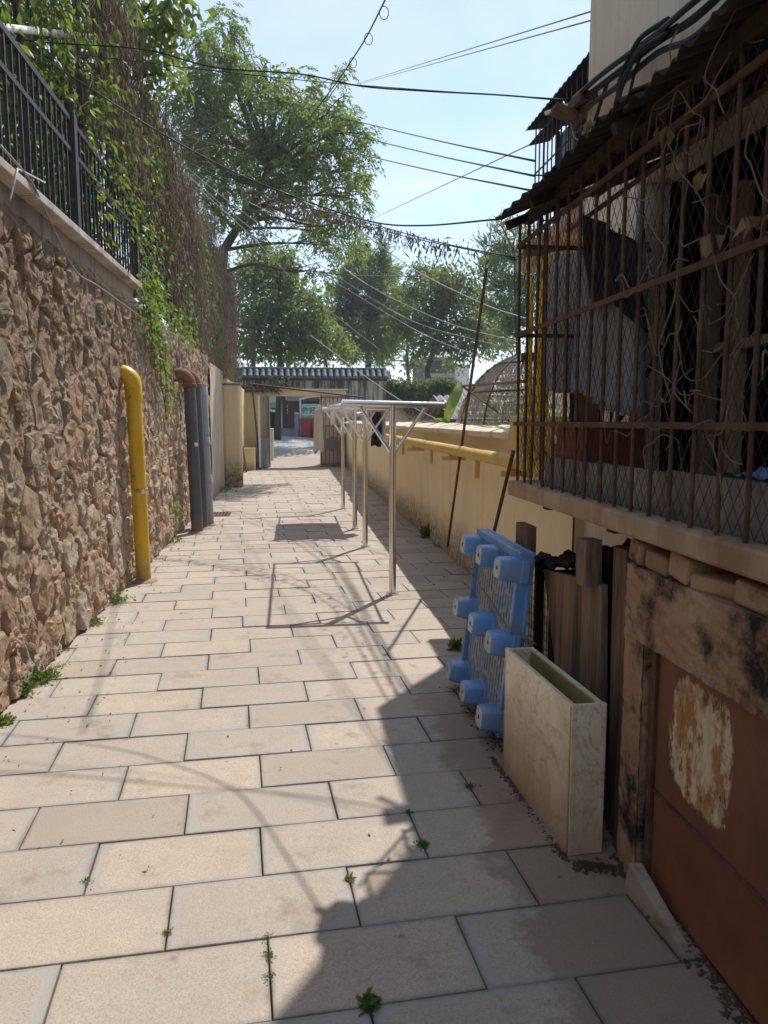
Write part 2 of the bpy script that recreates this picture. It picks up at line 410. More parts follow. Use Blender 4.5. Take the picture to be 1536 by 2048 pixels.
def door_mat():
    s = Mat('rusty door paint'); w = s.world()
    col = s.ramp(s.noise(3, w, 7, 0.65), [(0.25, (0.11, 0.036, 0.02)), (0.6, (0.20, 0.064, 0.033)), (0.85, (0.27, 0.10, 0.05))])
    col = s.mix(s.math('MULTIPLY', s.ramp(s.noise(40, w, 6, 0.8), [(0.56, 0.0), (0.7, 1.0)]), 0.5), col, (0.07, 0.03, 0.02))
    Y = s.sep(w, 'Y'); Z = s.sep(w, 'Z')
    yy = s.math('MULTIPLY', s.math('SUBTRACT', Y, 2.09), 1 / 0.175); zz = s.math('MULTIPLY', s.math('SUBTRACT', Z, 0.615), 1 / 0.195)
    d = s.math('POWER', s.math('ADD', s.math('POWER', s.math('ABSOLUTE', yy), 4.0), s.math('POWER', s.math('ABSOLUTE', zz), 4.0)), 1 / 4)
    sv = s.node('Mapping', {'Vector': w, 'Scale': (1, 1, 0.45)}).outputs[0]
    tear = s.noise(24, sv, 9, 0.75)
    m = s.math('ADD', s.math('MULTIPLY', s.math('SUBTRACT', 1.0, d), 0.22), s.math('SUBTRACT', tear, 0.40))
    d = s.math('ADD', d, s.math('MULTIPLY', s.math('SUBTRACT', s.noise(7, sv, 7, 0.75), 0.5), 0.75)); inside = s.ramp(d, [(0.93, 1.0), (0.99, 0.0)])
    paper = s.math('MULTIPLY', s.ramp(m, [(0.05, 0.0), (0.10, 1.0)]), inside)
    hole = s.math('ADD', s.ramp(s.noise(15, s.node('VectorMath', {0: sv, 1: (3.3, 1.2, 0.4)}, operation='ADD').outputs[0], 8, 0.75), [(0.46, 0.0), (0.54, 1.0)]), 0.0)
    glue = s.ramp(tear, [(0.35, (0.50, 0.22, 0.06)), (0.6, (0.27, 0.10, 0.035))])
    pcol = s.mix(s.math('MULTIPLY', hole, s.ramp(d, [(0.6, 1.0), (0.95, 0.6)])), s.ramp(s.noise(34, sv, 6, 0.7), [(0.3, (0.52, 0.39, 0.23)), (0.7, (0.72, 0.61, 0.43))]), glue)
    col = s.mix(paper, col, pcol)
    # rust blooming along the bottom edge
    k = s.ramp(s.math('ADD', Z, s.math('MULTIPLY', s.math('SUBTRACT', s.noise(7, w, 6, 0.7), 0.5), -0.5)), [(0.0, 1.0), (0.22, 0.0)])
    col = s.mix(s.math('MULTIPLY', k, 0.6), col, (0.30, 0.13, 0.05))
    n = s.bump(s.noise(55, w, 6, 0.7), 0.3, 0.003); n = s.bump(paper, 0.5, 0.002, n)
    return s.done(col, 0.6, 0.0, 0.4, n)
MT['door'] = door_mat()
MT['iron'] = surf('black fence paint', [(0.3, (0.012, 0.012, 0.014)), (0.7, (0.028, 0.026, 0.026))], 6, 0.6, 0.0, 0.5, 0.3, 60, dirt=(0.20, 0.09, 0.05), dscale=5, dlo=0.55, dhi=0.70)
def painted(name, c1, c2, chip, rough=0.4, lo=0.62, hi=0.66):
    s = Mat(name); v = s.co(); w = s.world()
    col = s.ramp(s.noise(5, v, 6, 0.6), [(0.3, c1), (0.7, c2)])
    k = s.ramp(s.noise(9, v, 9, 0.75), [(lo, 0.0), (hi, 1.0)])
    col = s.mix(k, col, chip)
    gz = s.math('ADD', s.sep(w, 'Z'), s.math('MULTIPLY', s.math('SUBTRACT', s.noise(12, w, 7, 0.75), 0.5), -0.6))
    col = s.mix(s.math('MULTIPLY', s.ramp(gz, [(0.0, 1.0), (0.28, 0.0)]), 0.7), col, (0.17, 0.12, 0.08))
    col = s.mix(s.math('MULTIPLY', s.ramp(s.noise(16, s.node('Mapping', {'Vector': v, 'Scale': (1, 1, 0.25)}).outputs[0], 7, 0.7), [(0.5, 0.0), (0.72, 1.0)]), 0.35), col, chip)
    n = s.bump(s.noise(40, v, 5, 0.6), 0.15, 0.003); n = s.bump(k, 0.4, 0.002, n)
    return s.done(col, rough, 0, 0.45, n)
MT['gas_yellow'] = painted('yellow gas pipe paint', (0.60, 0.36, 0.012), (0.70, 0.44, 0.02), (0.16, 0.10, 0.04), 0.42, 0.585, 0.63)
MT['gas_yellow_dull'] = painted('dull yellow pipe paint', (0.58, 0.37, 0.06), (0.68, 0.47, 0.12), (0.3, 0.2, 0.09), 0.55)
MT['pvc_dark'] = painted('dark grey drain pipe', (0.055, 0.06, 0.068), (0.085, 0.09, 0.10), (0.17, 0.15, 0.13), 0.5, 0.68, 0.78)
MT['pvc_light'] = painted('blue grey plastic pipe', (0.27, 0.30, 0.34), (0.35, 0.38, 0.42), (0.2, 0.18, 0.16), 0.45, 0.66, 0.8)
MT['steel'] = surf('stainless steel', [(0.3, (0.66, 0.64, 0.62)), (0.7, (0.78, 0.76, 0.74))], 6, 0.24, 1.0, 0.5, 0.06, 30, 0.002, jit=0)
MT['sticker'] = surf('white sticker', [(0.3, (0.6, 0.6, 0.58)), (0.7, (0.8, 0.8, 0.78))], 30, 0.6)
MT['blue'] = surf('blue pallet plastic', [(0.3, (0.09, 0.25, 0.54)), (0.7, (0.14, 0.33, 0.63))], 5, 0.38, 0, 0.5, 0.2, 50, dirt=(0.24, 0.28, 0.33), dscale=7, dlo=0.44, dhi=0.72)
MT['blue_dusty'] = surf('dusty blue plastic', [(0.3, (0.24, 0.31, 0.38)), (0.7, (0.33, 0.39, 0.45))], 4, 0.75, 0, 0.3, 0.3, 60, dirt=(0.40, 0.30, 0.21), dscale=5, dlo=0.52, dhi=0.72, stretch=(1, 1, 0.4))
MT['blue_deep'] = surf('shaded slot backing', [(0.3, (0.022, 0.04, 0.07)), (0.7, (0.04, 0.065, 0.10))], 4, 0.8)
MT['legface'] = surf('worn pallet foot', [(0.3, (0.42, 0.46, 0.48)), (0.7, (0.58, 0.60, 0.58))], 20, 0.7, dirt=(0.3, 0.12, 0.06), dscale=16, dlo=0.55, dhi=0.7)
def marble():
    s = Mat('cream marble tile'); v = s.obj(); w = s.world()
    a = s.noise(1.6, v, 8, 0.6, 1.5); b = s.noise(2.2, s.node('Mapping', {'Vector': v, 'Rotation': (0.7, 0.2, 0)}).outputs[0], 9, 0.65, 3.0)
    col = s.ramp(a, [(0.25, (0.64, 0.51, 0.33)), (0.5, (0.80, 0.70, 0.52)), (0.75, (0.74, 0.63, 0.45))])
    vein = s.ramp(s.math('ABSOLUTE', s.math('SUBTRACT', b, 0.5)), [(0.0, 1.0), (0.014, 0.0)])
    col = s.mix(s.math('MULTIPLY', vein, 0.6), col, (0.30, 0.30, 0.27))
    vein2 = s.ramp(s.math('ABSOLUTE', s.math('SUBTRACT', s.noise(1.5, v, 6, 0.6, 2.5), 0.47)), [(0.0, 1.0), (0.016, 0.0)])
    col = s.mix(s.math('MULTIPLY', vein2, 0.6), col, (0.42, 0.27, 0.14))
    z = s.math('ADD', s.sep(w, 'Z'), s.math('MULTIPLY', s.math('SUBTRACT', s.noise(9, s.node('Mapping', {'Vector': w, 'Scale': (1, 1, 0.35)}).outputs[0], 8, 0.75), 0.5), -0.75))
    col = s.mix(s.math('MULTIPLY', s.ramp(z, [(0.05, 1.0), (0.5, 0.0)]), 0.7), col, (0.38, 0.22, 0.105))
    n = s.bump(s.noise(60, v, 5, 0.6), 0.08, 0.002)
    return s.done(col, 0.32, 0, 0.5, n)
MT['marble'] = marble()
MT['marble_in'] = surf('algae stained stone', [(0.3, (0.22, 0.17, 0.04)), (0.7, (0.42, 0.34, 0.14))], 6, 0.8)
MT['wood'] = surf('old weathered wood', [(0.25, (0.07, 0.042, 0.026)), (0.55, (0.19, 0.125, 0.08)), (0.85, (0.34, 0.25, 0.165))], 6, 0.88, bump=0.7, bscale=18, bdist=0.006, stretch=(6, 6, 0.6), dirt=(0.05, 0.035, 0.025), dscale=1.0, dlo=0.5, dhi=0.75)
MT['wood_pale'] = surf('pale plank', [(0.25, (0.17, 0.11, 0.065)), (0.55, (0.36, 0.25, 0.155)), (0.85, (0.50, 0.38, 0.26))], 5, 0.88, bump=0.6, bscale=18, bdist=0.005, stretch=(6, 6, 0.45), dirt=(0.07, 0.05, 0.035), dscale=1.2, dlo=0.52, dhi=0.75)
MT['wood_board'] = surf('weathered leaning board', [(0.25, (0.11, 0.07, 0.042)), (0.55, (0.25, 0.17, 0.105)), (0.85, (0.38, 0.28, 0.18))], 5, 0.9, bump=0.7, bscale=18, bdist=0.006, stretch=(6, 6, 0.45), dirt=(0.05, 0.035, 0.025), dscale=1.2, dlo=0.46, dhi=0.68)
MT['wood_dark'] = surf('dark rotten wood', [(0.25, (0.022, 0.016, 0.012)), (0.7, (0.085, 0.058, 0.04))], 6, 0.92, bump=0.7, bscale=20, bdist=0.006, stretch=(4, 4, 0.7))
MT['dark'] = surf('dark cloth and painted shade', [(0.3, (0.010, 0.009, 0.009)), (0.7, (0.03, 0.026, 0.024))], 6, 0.9)  # real dark things, and painted shade for grate, doorway and room
MT['grey_cloth'] = surf('grey cotton cloth', [(0.3, (0.24, 0.245, 0.255)), (0.7, (0.33, 0.335, 0.345))], 3, 0.9, bump=0.25, bscale=180, bdist=0.001, jit=0)
MT['black_cloth'] = surf('black cloth', [(0.3, (0.012, 0.012, 0.014)), (0.7, (0.026, 0.026, 0.03))], 3, 0.9, jit=0)
MT['brown_cloth'] = surf('brown cloth', [(0.3, (0.13, 0.075, 0.05)), (0.7, (0.22, 0.13, 0.09))], 3, 0.9, jit=0)
MT['white_cloth'] = surf('off white cloth', [(0.3, (0.70, 0.69, 0.66)), (0.7, (0.80, 0.79, 0.77))], 3, 0.9, jit=0)
MT['beige_cloth'] = surf('beige cloth', [(0.3, (0.55, 0.47, 0.37)), (0.7, (0.68, 0.60, 0.50))], 3, 0.9, jit=0)
MT['navy_cloth'] = surf('navy cloth', [(0.3, (0.018, 0.022, 0.045)), (0.7, (0.035, 0.04, 0.07))], 3, 0.85, jit=0)
MT['tile'] = surf('glazed grey roof tile', [(0.3, (0.06, 0.072, 0.09)), (0.7, (0.115, 0.13, 0.16))], 7, 0.68, 0, 0.5, 0.3, 50, jit=0.3)
MT['tile_dark'] = surf('dark old roof tile', [(0.3, (0.03, 0.033, 0.035)), (0.7, (0.085, 0.085, 0.085))], 5, 0.8, jit=0.25)
MT['brick'] = None
def brick_mat():
    s = Mat('red brick'); v = s.world()
    sw = s.node('CombineXYZ', {0: s.math('ADD', s.sep(v, 'X'), s.sep(v, 'Y')), 1: s.sep(v, 'Z')}).outputs[0]
    t = s.node('TexBrick', {'Vector': sw, 'Color1': (0.25, 0.085, 0.05), 'Color2': (0.17, 0.06, 0.04), 'Mortar': (0.20, 0.15, 0.12), 'Scale': 1.0, 'Mortar Size': 0.012, 'Brick Width': 0.24, 'Row Height': 0.07})
    c = s.mix(s.ramp(s.noise(2, v, 6, 0.7), [(0.4, 0.0), (0.7, 0.6)]), t.outputs[0], (0.12, 0.06, 0.045))
    return s.done(c, 0.9, 0, 0.2, s.bump(t.outputs['Fac'], 0.4, 0.01))
MT['brick'] = brick_mat()
MT['brickpiece'] = surf('loose brick', [(0.3, (0.18, 0.085, 0.05)), (0.7, (0.30, 0.16, 0.10))], 9, 0.92, bump=0.6, dirt=(0.07, 0.05, 0.038), dscale=3, dlo=0.42, dhi=0.6)
MT['gate_grey'] = surf('grey gate metal', [(0.3, (0.10, 0.105, 0.115)), (0.7, (0.17, 0.175, 0.185))], 6, 0.6, 0.2, 0.4, 0.2, 60, dirt=(0.16, 0.09, 0.05), dscale=5)
MT['gate_pale'] = surf('pale gate frame', [(0.3, (0.42, 0.42, 0.46)), (0.7, (0.55, 0.55, 0.58))], 6, 0.6, 0.0, 0.4)
MT['road'] = surf('concrete road', [(0.3, (0.30, 0.30, 0.30)), (0.7, (0.40, 0.395, 0.39))], 3, 0.9, world=True, jit=0, dirt=(0.18, 0.17, 0.16), dscale=1.2)
MT['kerb'] = surf('kerb stone', [(0.3, (0.13, 0.13, 0.13)), (0.7, (0.22, 0.215, 0.21))], 6, 0.9)
MT['step'] = surf('grey step', [(0.3, (0.26, 0.255, 0.25)), (0.7, (0.36, 0.35, 0.34))], 6, 0.9)
MT['bin'] = surf('red bin plastic', [(0.3, (0.28, 0.012, 0.02)), (0.7, (0.38, 0.02, 0.03))], 5, 0.45, 0, 0.5, 0.05)
MT['white'] = surf('white paint', [(0.3, (0.62, 0.61, 0.58)), (0.7, (0.75, 0.74, 0.71))], 4, 0.6, dirt=(0.35, 0.3, 0.25), dscale=3, dlo=0.6, dhi=0.8)
MT['bollard'] = surf('slate blue bollard', [(0.3, (0.16, 0.20, 0.26)), (0.7, (0.28, 0.32, 0.38))], 5, 0.6)
MT['signtop'] = None
def sign_mat(name, top, mid, low, z0, z1):
    s = Mat(name); w = s.world()
    k = s.math('MULTIPLY', s.math('SUBTRACT', s.math('ADD', s.sep(w, 'Z'), s.math('MULTIPLY', s.noise(3, w, 4, 0.6), 0.10)), z0 + 0.05), 1 / (z1 - z0))
    c = s.ramp(k, [(0.10, low), (0.26, mid), (0.36, (0.30, 0.62, 0.50)), (0.46, (0.62, 0.80, 0.76)), (1.0, top)])
    return s.done(c, 0.5, 0, 0.4)
MT['asphalt_roof'] = surf('grey corrugated asbestos', [(0.3, (0.22, 0.21, 0.20)), (0.7, (0.36, 0.34, 0.32))], 4, 0.9, dirt=(0.10, 0.08, 0.07), dscale=2)
MT['dark_house'] = surf('dark shed wall', [(0.3, (0.055, 0.052, 0.05)), (0.7, (0.11, 0.10, 0.095))], 3, 0.9, stretch=(1, 1, 0.3))
MT['bluewin'] = surf('blue tinted pane', [(0.3, (0.10, 0.20, 0.42)), (0.7, (0.16, 0.28, 0.52))], 3, 0.12, 0, 0.7, 0)
MT['awning_blue'] = surf('blue black roof sheet', [(0.3, (0.028, 0.04, 0.07)), (0.7, (0.05, 0.07, 0.11))], 5, 0.6, 0.1, 0.4, 0.2)
MT['cable'] = surf('black cable', [(0.3, (0.012, 0.012, 0.014)), (0.7, (0.03, 0.03, 0.032))], 5, 0.6, bump=0)
MT['cable_grey'] = surf('grey wire', [(0.3, (0.22, 0.22, 0.22)), (0.7, (0.34, 0.34, 0.34))], 5, 0.5, 0.3, bump=0)
MT['rope'] = surf('brown twine', [(0.3, (0.16, 0.10, 0.05)), (0.7, (0.32, 0.22, 0.12))], 30, 0.9)
MT['bark'] = surf('dark bark', [(0.3, (0.035, 0.028, 0.022)), (0.7, (0.10, 0.08, 0.06))], 8, 0.95, bump=0.8, bscale=25, bdist=0.01, stretch=(3, 3, 0.6))
MT['twig'] = surf('pale dead twig', [(0.3, (0.13, 0.09, 0.06)), (0.7, (0.25, 0.185, 0.125))], 10, 0.9, bump=0.2)
def drymat():
    s = Mat('dried vine stems'); i = s.island(); w = s.world()
    f = s.math('ADD', s.math('MULTIPLY', i, 0.6), s.math('MULTIPLY', s.noise(1.2, w, 4, 0.6), 0.4))
    c = s.ramp(f, [(0.15, (0.075, 0.056, 0.042)), (0.4, (0.155, 0.115, 0.082)), (0.65, (0.25, 0.19, 0.135)), (0.9, (0.36, 0.285, 0.20))])
    return s.done(c, 0.95, 0, 0.1)
MT['dry'] = drymat()
MT['leaf_vine'] = leafmat('vine leaf', [(0.15, (0.035, 0.075, 0.018)), (0.5, (0.075, 0.145, 0.03)), (0.8, (0.13, 0.21, 0.045)), (1.0, (0.21, 0.26, 0.06))], 0.45)
MT['leaf_tree'] = leafmat('broad tree leaf', [(0.15, (0.035, 0.08, 0.035)), (0.5, (0.075, 0.145, 0.052)), (0.8, (0.13, 0.20, 0.06)), (1.0, (0.24, 0.27, 0.08))], 0.6)
MT['leaf_far'] = leafmat('far tree leaf', [(0.15, (0.04, 0.08, 0.04)), (0.5, (0.075, 0.135, 0.055)), (0.85, (0.12, 0.19, 0.07)), (1.0, (0.21, 0.26, 0.09))], 0.58)
MT['leaf_dark'] = leafmat('dark evergreen leaf', [(0.15, (0.028, 0.055, 0.034)), (0.5, (0.055, 0.10, 0.052)), (0.85, (0.10, 0.15, 0.07)), (1.0, (0.16, 0.20, 0.095))], 0.5)
MT['leaf_feather'] = leafmat('feathery light leaf', [(0.15, (0.04, 0.08, 0.03)), (0.5, (0.085, 0.15, 0.045)), (0.85, (0.15, 0.23, 0.06)), (1.0, (0.22, 0.29, 0.09))], 0.4)
MT['weed'] = leafmat('small weed leaf', [(0.15, (0.04, 0.09, 0.02)), (0.5, (0.085, 0.16, 0.035)), (1.0, (0.17, 0.25, 0.06))], 0.35, 6)
MT['banana'] = leafmat('banana leaf', [(0.2, (0.06, 0.14, 0.03)), (0.8, (0.14, 0.24, 0.05))], 0.45)
MT['deadleaf'] = leafmat('dead leaf', [(0.2, (0.20, 0.11, 0.05)), (0.8, (0.36, 0.21, 0.10))], 0.3, 5)
MT['wedge'] = surf('worn beige stone', [(0.3, (0.27, 0.21, 0.16)), (0.7, (0.38, 0.31, 0.245))], 8, 0.9, bump=0.5, bscale=50, dirt=(0.16, 0.11, 0.08), dscale=5)
MT['soilheap'] = surf('brown soil litter', [(0.3, (0.06, 0.032, 0.02)), (0.7, (0.13, 0.075, 0.05))], 20, 0.97, bump=0.8, bscale=60)
# ------------------------------------------------------------------ ground and paving
g = MB(); g.add([(-300, -60, -0.12), (300, -60, -0.12), (300, 500, -0.12), (-300, 500, -0.12)], [(0, 1, 2, 3)])
g.build('ground', MT['ground'], at=(0, 0, -0.12), kind='structure')
XL, XR = -1.6, 1.83
pv = MB(); pv.bx(XL - 0.15, XR + 0.15, -3, 26.9, -0.10, -0.022)
pavement = pv.build('pavement', MT['bed'], at=(0, 0, -0.1), kind='structure')
TH = rad(4.0); E1 = np.array([math.cos(TH), math.sin(TH)]); E2 = np.array([-math.sin(TH), math.cos(TH)])
PU, PW = 0.602, 0.3355                                   # slab pitch along and across
gp = G(525, 1878); V0 = float(np.dot([gp.x, gp.y], E2)); gp = G(527, 1710); U0 = float(np.dot([gp.x, gp.y], E1))
def right_edge(y): return 1.235 if y < 2.62 else XR
def clip(poly, a, b, c):                                  # keep a*x+b*y <= c
    out = []
    for i in range(len(poly)):
        p, q = poly[i], poly[(i + 1) % len(poly)]
        dp, dq = a * p[0] + b * p[1] - c, a * q[0] + b * q[1] - c
        if dp <= 0: out.append(p)
        if dp * dq < 0:
            t = dp / (dp - dq); out.append((p[0] + (q[0] - p[0]) * t, p[1] + (q[1] - p[1]) * t))
    return out
def slab_geo(poly, top=0.0, th=0.05, ch=0.0025):
    n = len(poly); cx = sum(p[0] for p in poly) / n; cy = sum(p[1] for p in poly) / n
    V = []; UV = []
    for (z, sh) in ((top, ch), (top - ch, 0.0), (top - th, 0.0)):
        for p in poly:
            dx, dy = p[0] - cx, p[1] - cy
            L = math.hypot(dx, dy) or 1
            V.append((p[0] - dx / L * sh * 1.3, p[1] - dy / L * sh * 1.3, z)); UV.append(p)
    Fs = [tuple(range(n))] + [(k * n + i, (k + 1) * n + i, (k + 1) * n + (i + 1) % n, k * n + (i + 1) % n) for k in range(2) for i in range(n)]
    return V, Fs
def slab_mesh(items):
    V, Fs, UV, RN = [], [], [], []
    for verts, faces, uvs, rn in items:
        b = len(V); V += verts; UV += uvs; RN += [rn] * len(verts); Fs += [tuple(b + i for i in f) for f in faces]
    me = bpy.data.meshes.new('slab'); me.from_pydata(V, [], Fs); me.update()
    ul = me.uv_layers.new(name='UVMap')
    for lp in me.loops: ul.data[lp.index].uv = UV[lp.vertex_index]
    at = me.attributes.new('rnd', 'FLOAT', 'POINT'); at.data.foreach_set('value', RN)
    me.materials.append(MT['paver']); return me
hx, hy = PU / 2 - 0.0028, PW / 2 - 0.0028
full = [(-hx, -hy), (hx, -hy), (hx, hy), (-hx, hy)]
fv, ff = slab_geo(full); full_me = slab_mesh([(fv, ff, [(v[0], v[1]) for v in fv], 0.0)])
cells = []
for j in range(-9, 76):
    vc = V0 + (j - 0.5) * PW
    odd = (0.5 if j % 2 else 0.0) + random.uniform(-0.05, 0.05) + 0.03 * math.sin(j * 0.9)
    for i in range(-5, 6):
        uc = U0 + (i + 0.5 + odd - 0.5 * 0 ) * PU
        c = E1 * uc + E2 * vc
        if c[1] < 0.4 or c[1] > 27.2: continue
        xr = right_edge(c[1]); c0, s0 = math.cos(TH), math.sin(TH)
        poly = clip(full, c0, -s0, xr - c[0]); poly = clip(poly, -c0, s0, -(XL - c[0])) if poly else poly
        poly = clip(poly, s0, c0, 26.85 - c[1]) if poly else poly
        if len(poly) < 3: continue
        xs = [p[0] for p in poly]; ys = [p[1] for p in poly]
        if max(xs) - min(xs) < 0.05 or max(ys) - min(ys) < 0.03: continue
        cells.append((c, poly, len(poly) == 4 and abs(max(xs) - hx) < 1e-6 and abs(min(xs) + hx) < 1e-6))
cells.sort(key=lambda t: math.hypot(t[0][0], t[0][1]))
rest = []
for k, (c, poly, isfull) in enumerate(cells):
    z = random.uniform(-0.003, 0.003)
    if k < 300:
        if isfull: me = full_me
        else:
            v_, f_ = slab_geo(poly); me = slab_mesh([(v_, f_, [(v[0], v[1]) for v in v_], 0.0)])
        o = link_mesh('paving_slab', me, None, pavement, (c[0], c[1], z + 0.1))
        o.rotation_euler = (random.gauss(0, 0.0025), random.gauss(0, 0.0025), TH)
    else:
        v_, f_ = slab_geo(poly)
        w_ = [(c[0] + E1[0] * v[0] + E2[0] * v[1], c[1] + E1[1] * v[0] + E2[1] * v[1], v[2] + z + 0.1) for v in v_]
        rest.append((w_, f_, [(v[0], v[1]) for v in v_], random.random()))
ob = link_mesh('far_paving_slabs', slab_mesh(rest), None, pavement, (0, 0, 0)); tag(ob, kind='stuff')

# paved ramp and road beyond the gate
def road_z(x, y): return 0.125 * max(0.0, y - 26.9) - 0.05 * max(0, y - 29) / 4 * (x + 0.7)
rp = MB(); rp.sheet(lambda a, b: Vector((-3 + 6 * a, 26.85 + 3.3 * b, road_z(-3 + 6 * a, 26.85 + 3.3 * b) - 0.004)), 6, 6)
rp.build('path', MT['paver'], kind='structure')
rd = MB(); rd.sheet(lambda a, b: Vector((-14 + 28 * a, 30.1 + 3.9 * b, road_z(max(-3, min(4, -14 + 28 * a)), 30.1 + 3.9 * b))), 28, 6)
rd.build('road', MT['road'], kind='structure')
fg = MB(); fg.add([(-14, 34.0, 0.62), (14, 34.0, 0.62), (40, 90, 0.9), (-40, 90, 0.9)], [(0, 1, 2, 3)])
fg.build('far_ground', MT['step'], kind='structure')
tr = MB(); tr.bx(-40, -1.86, -6, 26, -0.1, 2.84)
tr.build('terrace', MT['ground'], kind='structure')

# ------------------------------------------------------------------ left rubble wall
WX = -1.62
sw = root('stone_wall', (WX, 8.0, 0), 'rough rubble stone retaining wall along the left side of the alley', 'wall')
m = MB(); m.sheet(lambda a, b: Vector((WX - 0.006 + 0.017 * mnoise.ridged_multi_fractal(Vector((a * 110, b * 17, 0)), 0.85, 2.2, 5, 1.0, 2.0), 2 + 13.6 * a, -0.05 + 2.80 * b)), 850, 170)
m.bx(-1.9, WX - 0.05, 2, 15.6, -0.1, 2.62)
m.build('mortar', MT['mortar'], sw, smooth=True)
Y0, Y1, Z0, Z1 = 2.6, 15.5, 0.0, 2.78
pts = []
tries = 0
def rr_at(): return random.choice([0.06, 0.08, 0.10, 0.12, 0.15, 0.18])
cellgrid = {}
def near(y, z):
    i, j = int(y / 0.4), int(z / 0.4)
    for a in range(i - 1, i + 2):
        for b in range(j - 1, j + 2):
            yield from cellgrid.get((a, b), ())
while tries < 26000:
    tries += 1
    y, z, r_ = random.uniform(Y0, Y1), random.uniform(Z0 + 0.02, Z1 - 0.02), rr_at()
    if any(((y - q[0]) * 0.80) ** 2 + ((z - q[1]) * 1.12) ** 2 < ((r_ + q[2]) * 0.92) ** 2 for q in near(y, z)): continue
    q = (y, z, r_); pts.append(q); cellgrid.setdefault((int(y / 0.4), int(z / 0.4)), []).append(q)
def vor_cell(q):
    poly = [(-0.32, -0.26), (0.32, -0.26), (0.32, 0.26), (-0.32, 0.26)]
    poly = clip(poly, 0, -1, q[1] - Z0); poly = clip(poly, 0, 1, Z1 - q[1])
    poly = clip(poly, -1, 0, q[0] - Y0); poly = clip(poly, 1, 0, Y1 - q[0])
    for o in near(q[0], q[1]):
        if o is q: continue
        dy, dz = o[0] - q[0], o[1] - q[1]
        d2 = dy * dy + dz * dz
        w = 0.5 + 0.5 * (q[2] ** 2 - o[2] ** 2) / d2          # power diagram
        poly = clip(poly, dy, dz, d2 * w)
        if len(poly) < 3: return None
    return poly
def stone_geo(poly, big):
    # resample outline, chip it, build rings
    P = [np.array(p) for p in poly]
    c = sum(P) / len(P)
    per = sum(np.linalg.norm(P[i] - P[(i + 1) % len(P)]) for i in range(len(P)))
    n = 18 if big else 10
    ring = []
    for k in range(n):
        t = k / n * per
        for i in range(len(P)):
            L = np.linalg.norm(P[i] - P[(i + 1) % len(P)])
            if t <= L: ring.append(P[i] + (P[(i + 1) % len(P)] - P[i]) * (t / max(L, 1e-6))); break
            t -= L
        else: ring.append(P[0])
    size = math.sqrt(max(1e-4, per * per / 16))
    gap = 0.010
    out = []
    for p in ring:
        d = p - c; L = np.linalg.norm(d) + 1e-6
        out.append(c + d * max(0.5, (L - gap - random.uniform(0, 0.014)) / L))
    proud = random.choice([0.022, 0.027, 0.032, 0.040, 0.052]) * (0.8 + size)
    ty, tz = random.uniform(-0.10, 0.10), random.uniform(-0.13, 0.09)
    so = Vector((random.uniform(0, 90), random.uniform(0, 90), 0))
    V = []
    for (sc, dp, nz) in ((1.0, -0.04, 0.0), (0.985, 0.62, 0.6), (0.90, 0.95, 1.0), (0.66, 1.0, 1.1), (0.34, 1.0, 1.1)):
        for p in out:
            d = (p - c)
            jit = 1 + random.uniform(-0.05, 0.05) * (sc < 1)
            q = c + d * sc * jit
            rg = mnoise.ridged_multi_fractal(Vector((q[0] * 11, q[1] * 7, 0)) + so, 0.8, 2.2, 5, 1.0, 2.0) - 1.2
            x = -0.05 if dp < 0 else dp * proud + nz * 0.020 * rg + (ty * d[0] + tz * d[1]) * sc * 0.8
            V.append((max(x, -0.05), q[0], q[1]))
    V.append((proud + random.uniform(-0.008, 0.008), c[0], c[1]))
    Fs = []
    for k in range(4):
        for i in range(n):
            i2 = (i + 1) % n
            a, b, c2, d2 = k * n + i, k * n + i2, (k + 1) * n + i2, (k + 1) * n + i
            if random.random() < 0.5: Fs += [(a, b, c2), (a, c2, d2)]
            else: Fs += [(a, b, d2), (b, c2, d2)]
    for i in range(n): Fs.append((4 * n + i, 4 * n + (i + 1) % n, 5 * n))
    return V, Fs
stones = []
for q in pts:
    poly = vor_cell(q)
    if not poly: continue
    A = abs(sum(poly[i][0] * poly[(i + 1) % len(poly)][1] - poly[(i + 1) % len(poly)][0] * poly[i][1] for i in range(len(poly)))) / 2
    if A < 0.002: continue
    stones.append((A / (q[0] - 1.5) ** 2 if q[0] > 3.6 else A * 0.01, q, poly))
stones.sort(key=lambda t: -t[0])
tail = MB()
for k, (_, q, poly) in enumerate(stones):
    V, Fs = stone_geo(poly, q[0] < 9)
    if k < 300:
        me = bpy.data.meshes.new('stone'); me.from_pydata(V, [], Fs); me.update()
        link_mesh('stone', me, MT['stone'], sw, (0, q[0] - 8.0, q[1]))
    else: tail.add([(v[0] + WX, v[1] + q[0], v[2] + q[1]) for v in V], Fs)
tail.build('far_stones', MT['stone'], sw, kind='stuff')
b = MB(); b.sheet(lambda a, c: Vector((WX + (0.040 if c > 0.1 else 0.005) + 0.005 * mnoise.fractal(Vector((a * 30, c * 2, 5)), 0.7, 2.1, 4), 2 + 6.35 * a, 2.76 + 0.15 * c + (0.035 * mnoise.fractal(Vector((a * 60, 3.3, 0)), 0.5, 2.1, 5) if c < 0.4 else 0))), 90, 6)
b.bx(-1.9, WX + 0.03, 2, 8.35, 2.74, 2.905)
b.build('cement_band', MT['band'], sw)
b = MB(); b.sheet(lambda a, c: Vector((WX + 0.03 + 0.016 * vnoise(a * 60, c * 5), 8.35 + 7.25 * a, 2.50 + 0.31 * c + 0.07 * mnoise.fractal(Vector((a * 16, 9.1 + 4 * c, 0)), 0.8, 2.1, 4))), 100, 6)
b.bx(-1.9, WX + 0.01, 8.35, 15.6, 2.6, 2.80)
b.build('rough_cement_band', MT['band'], sw)
yy = 1.9
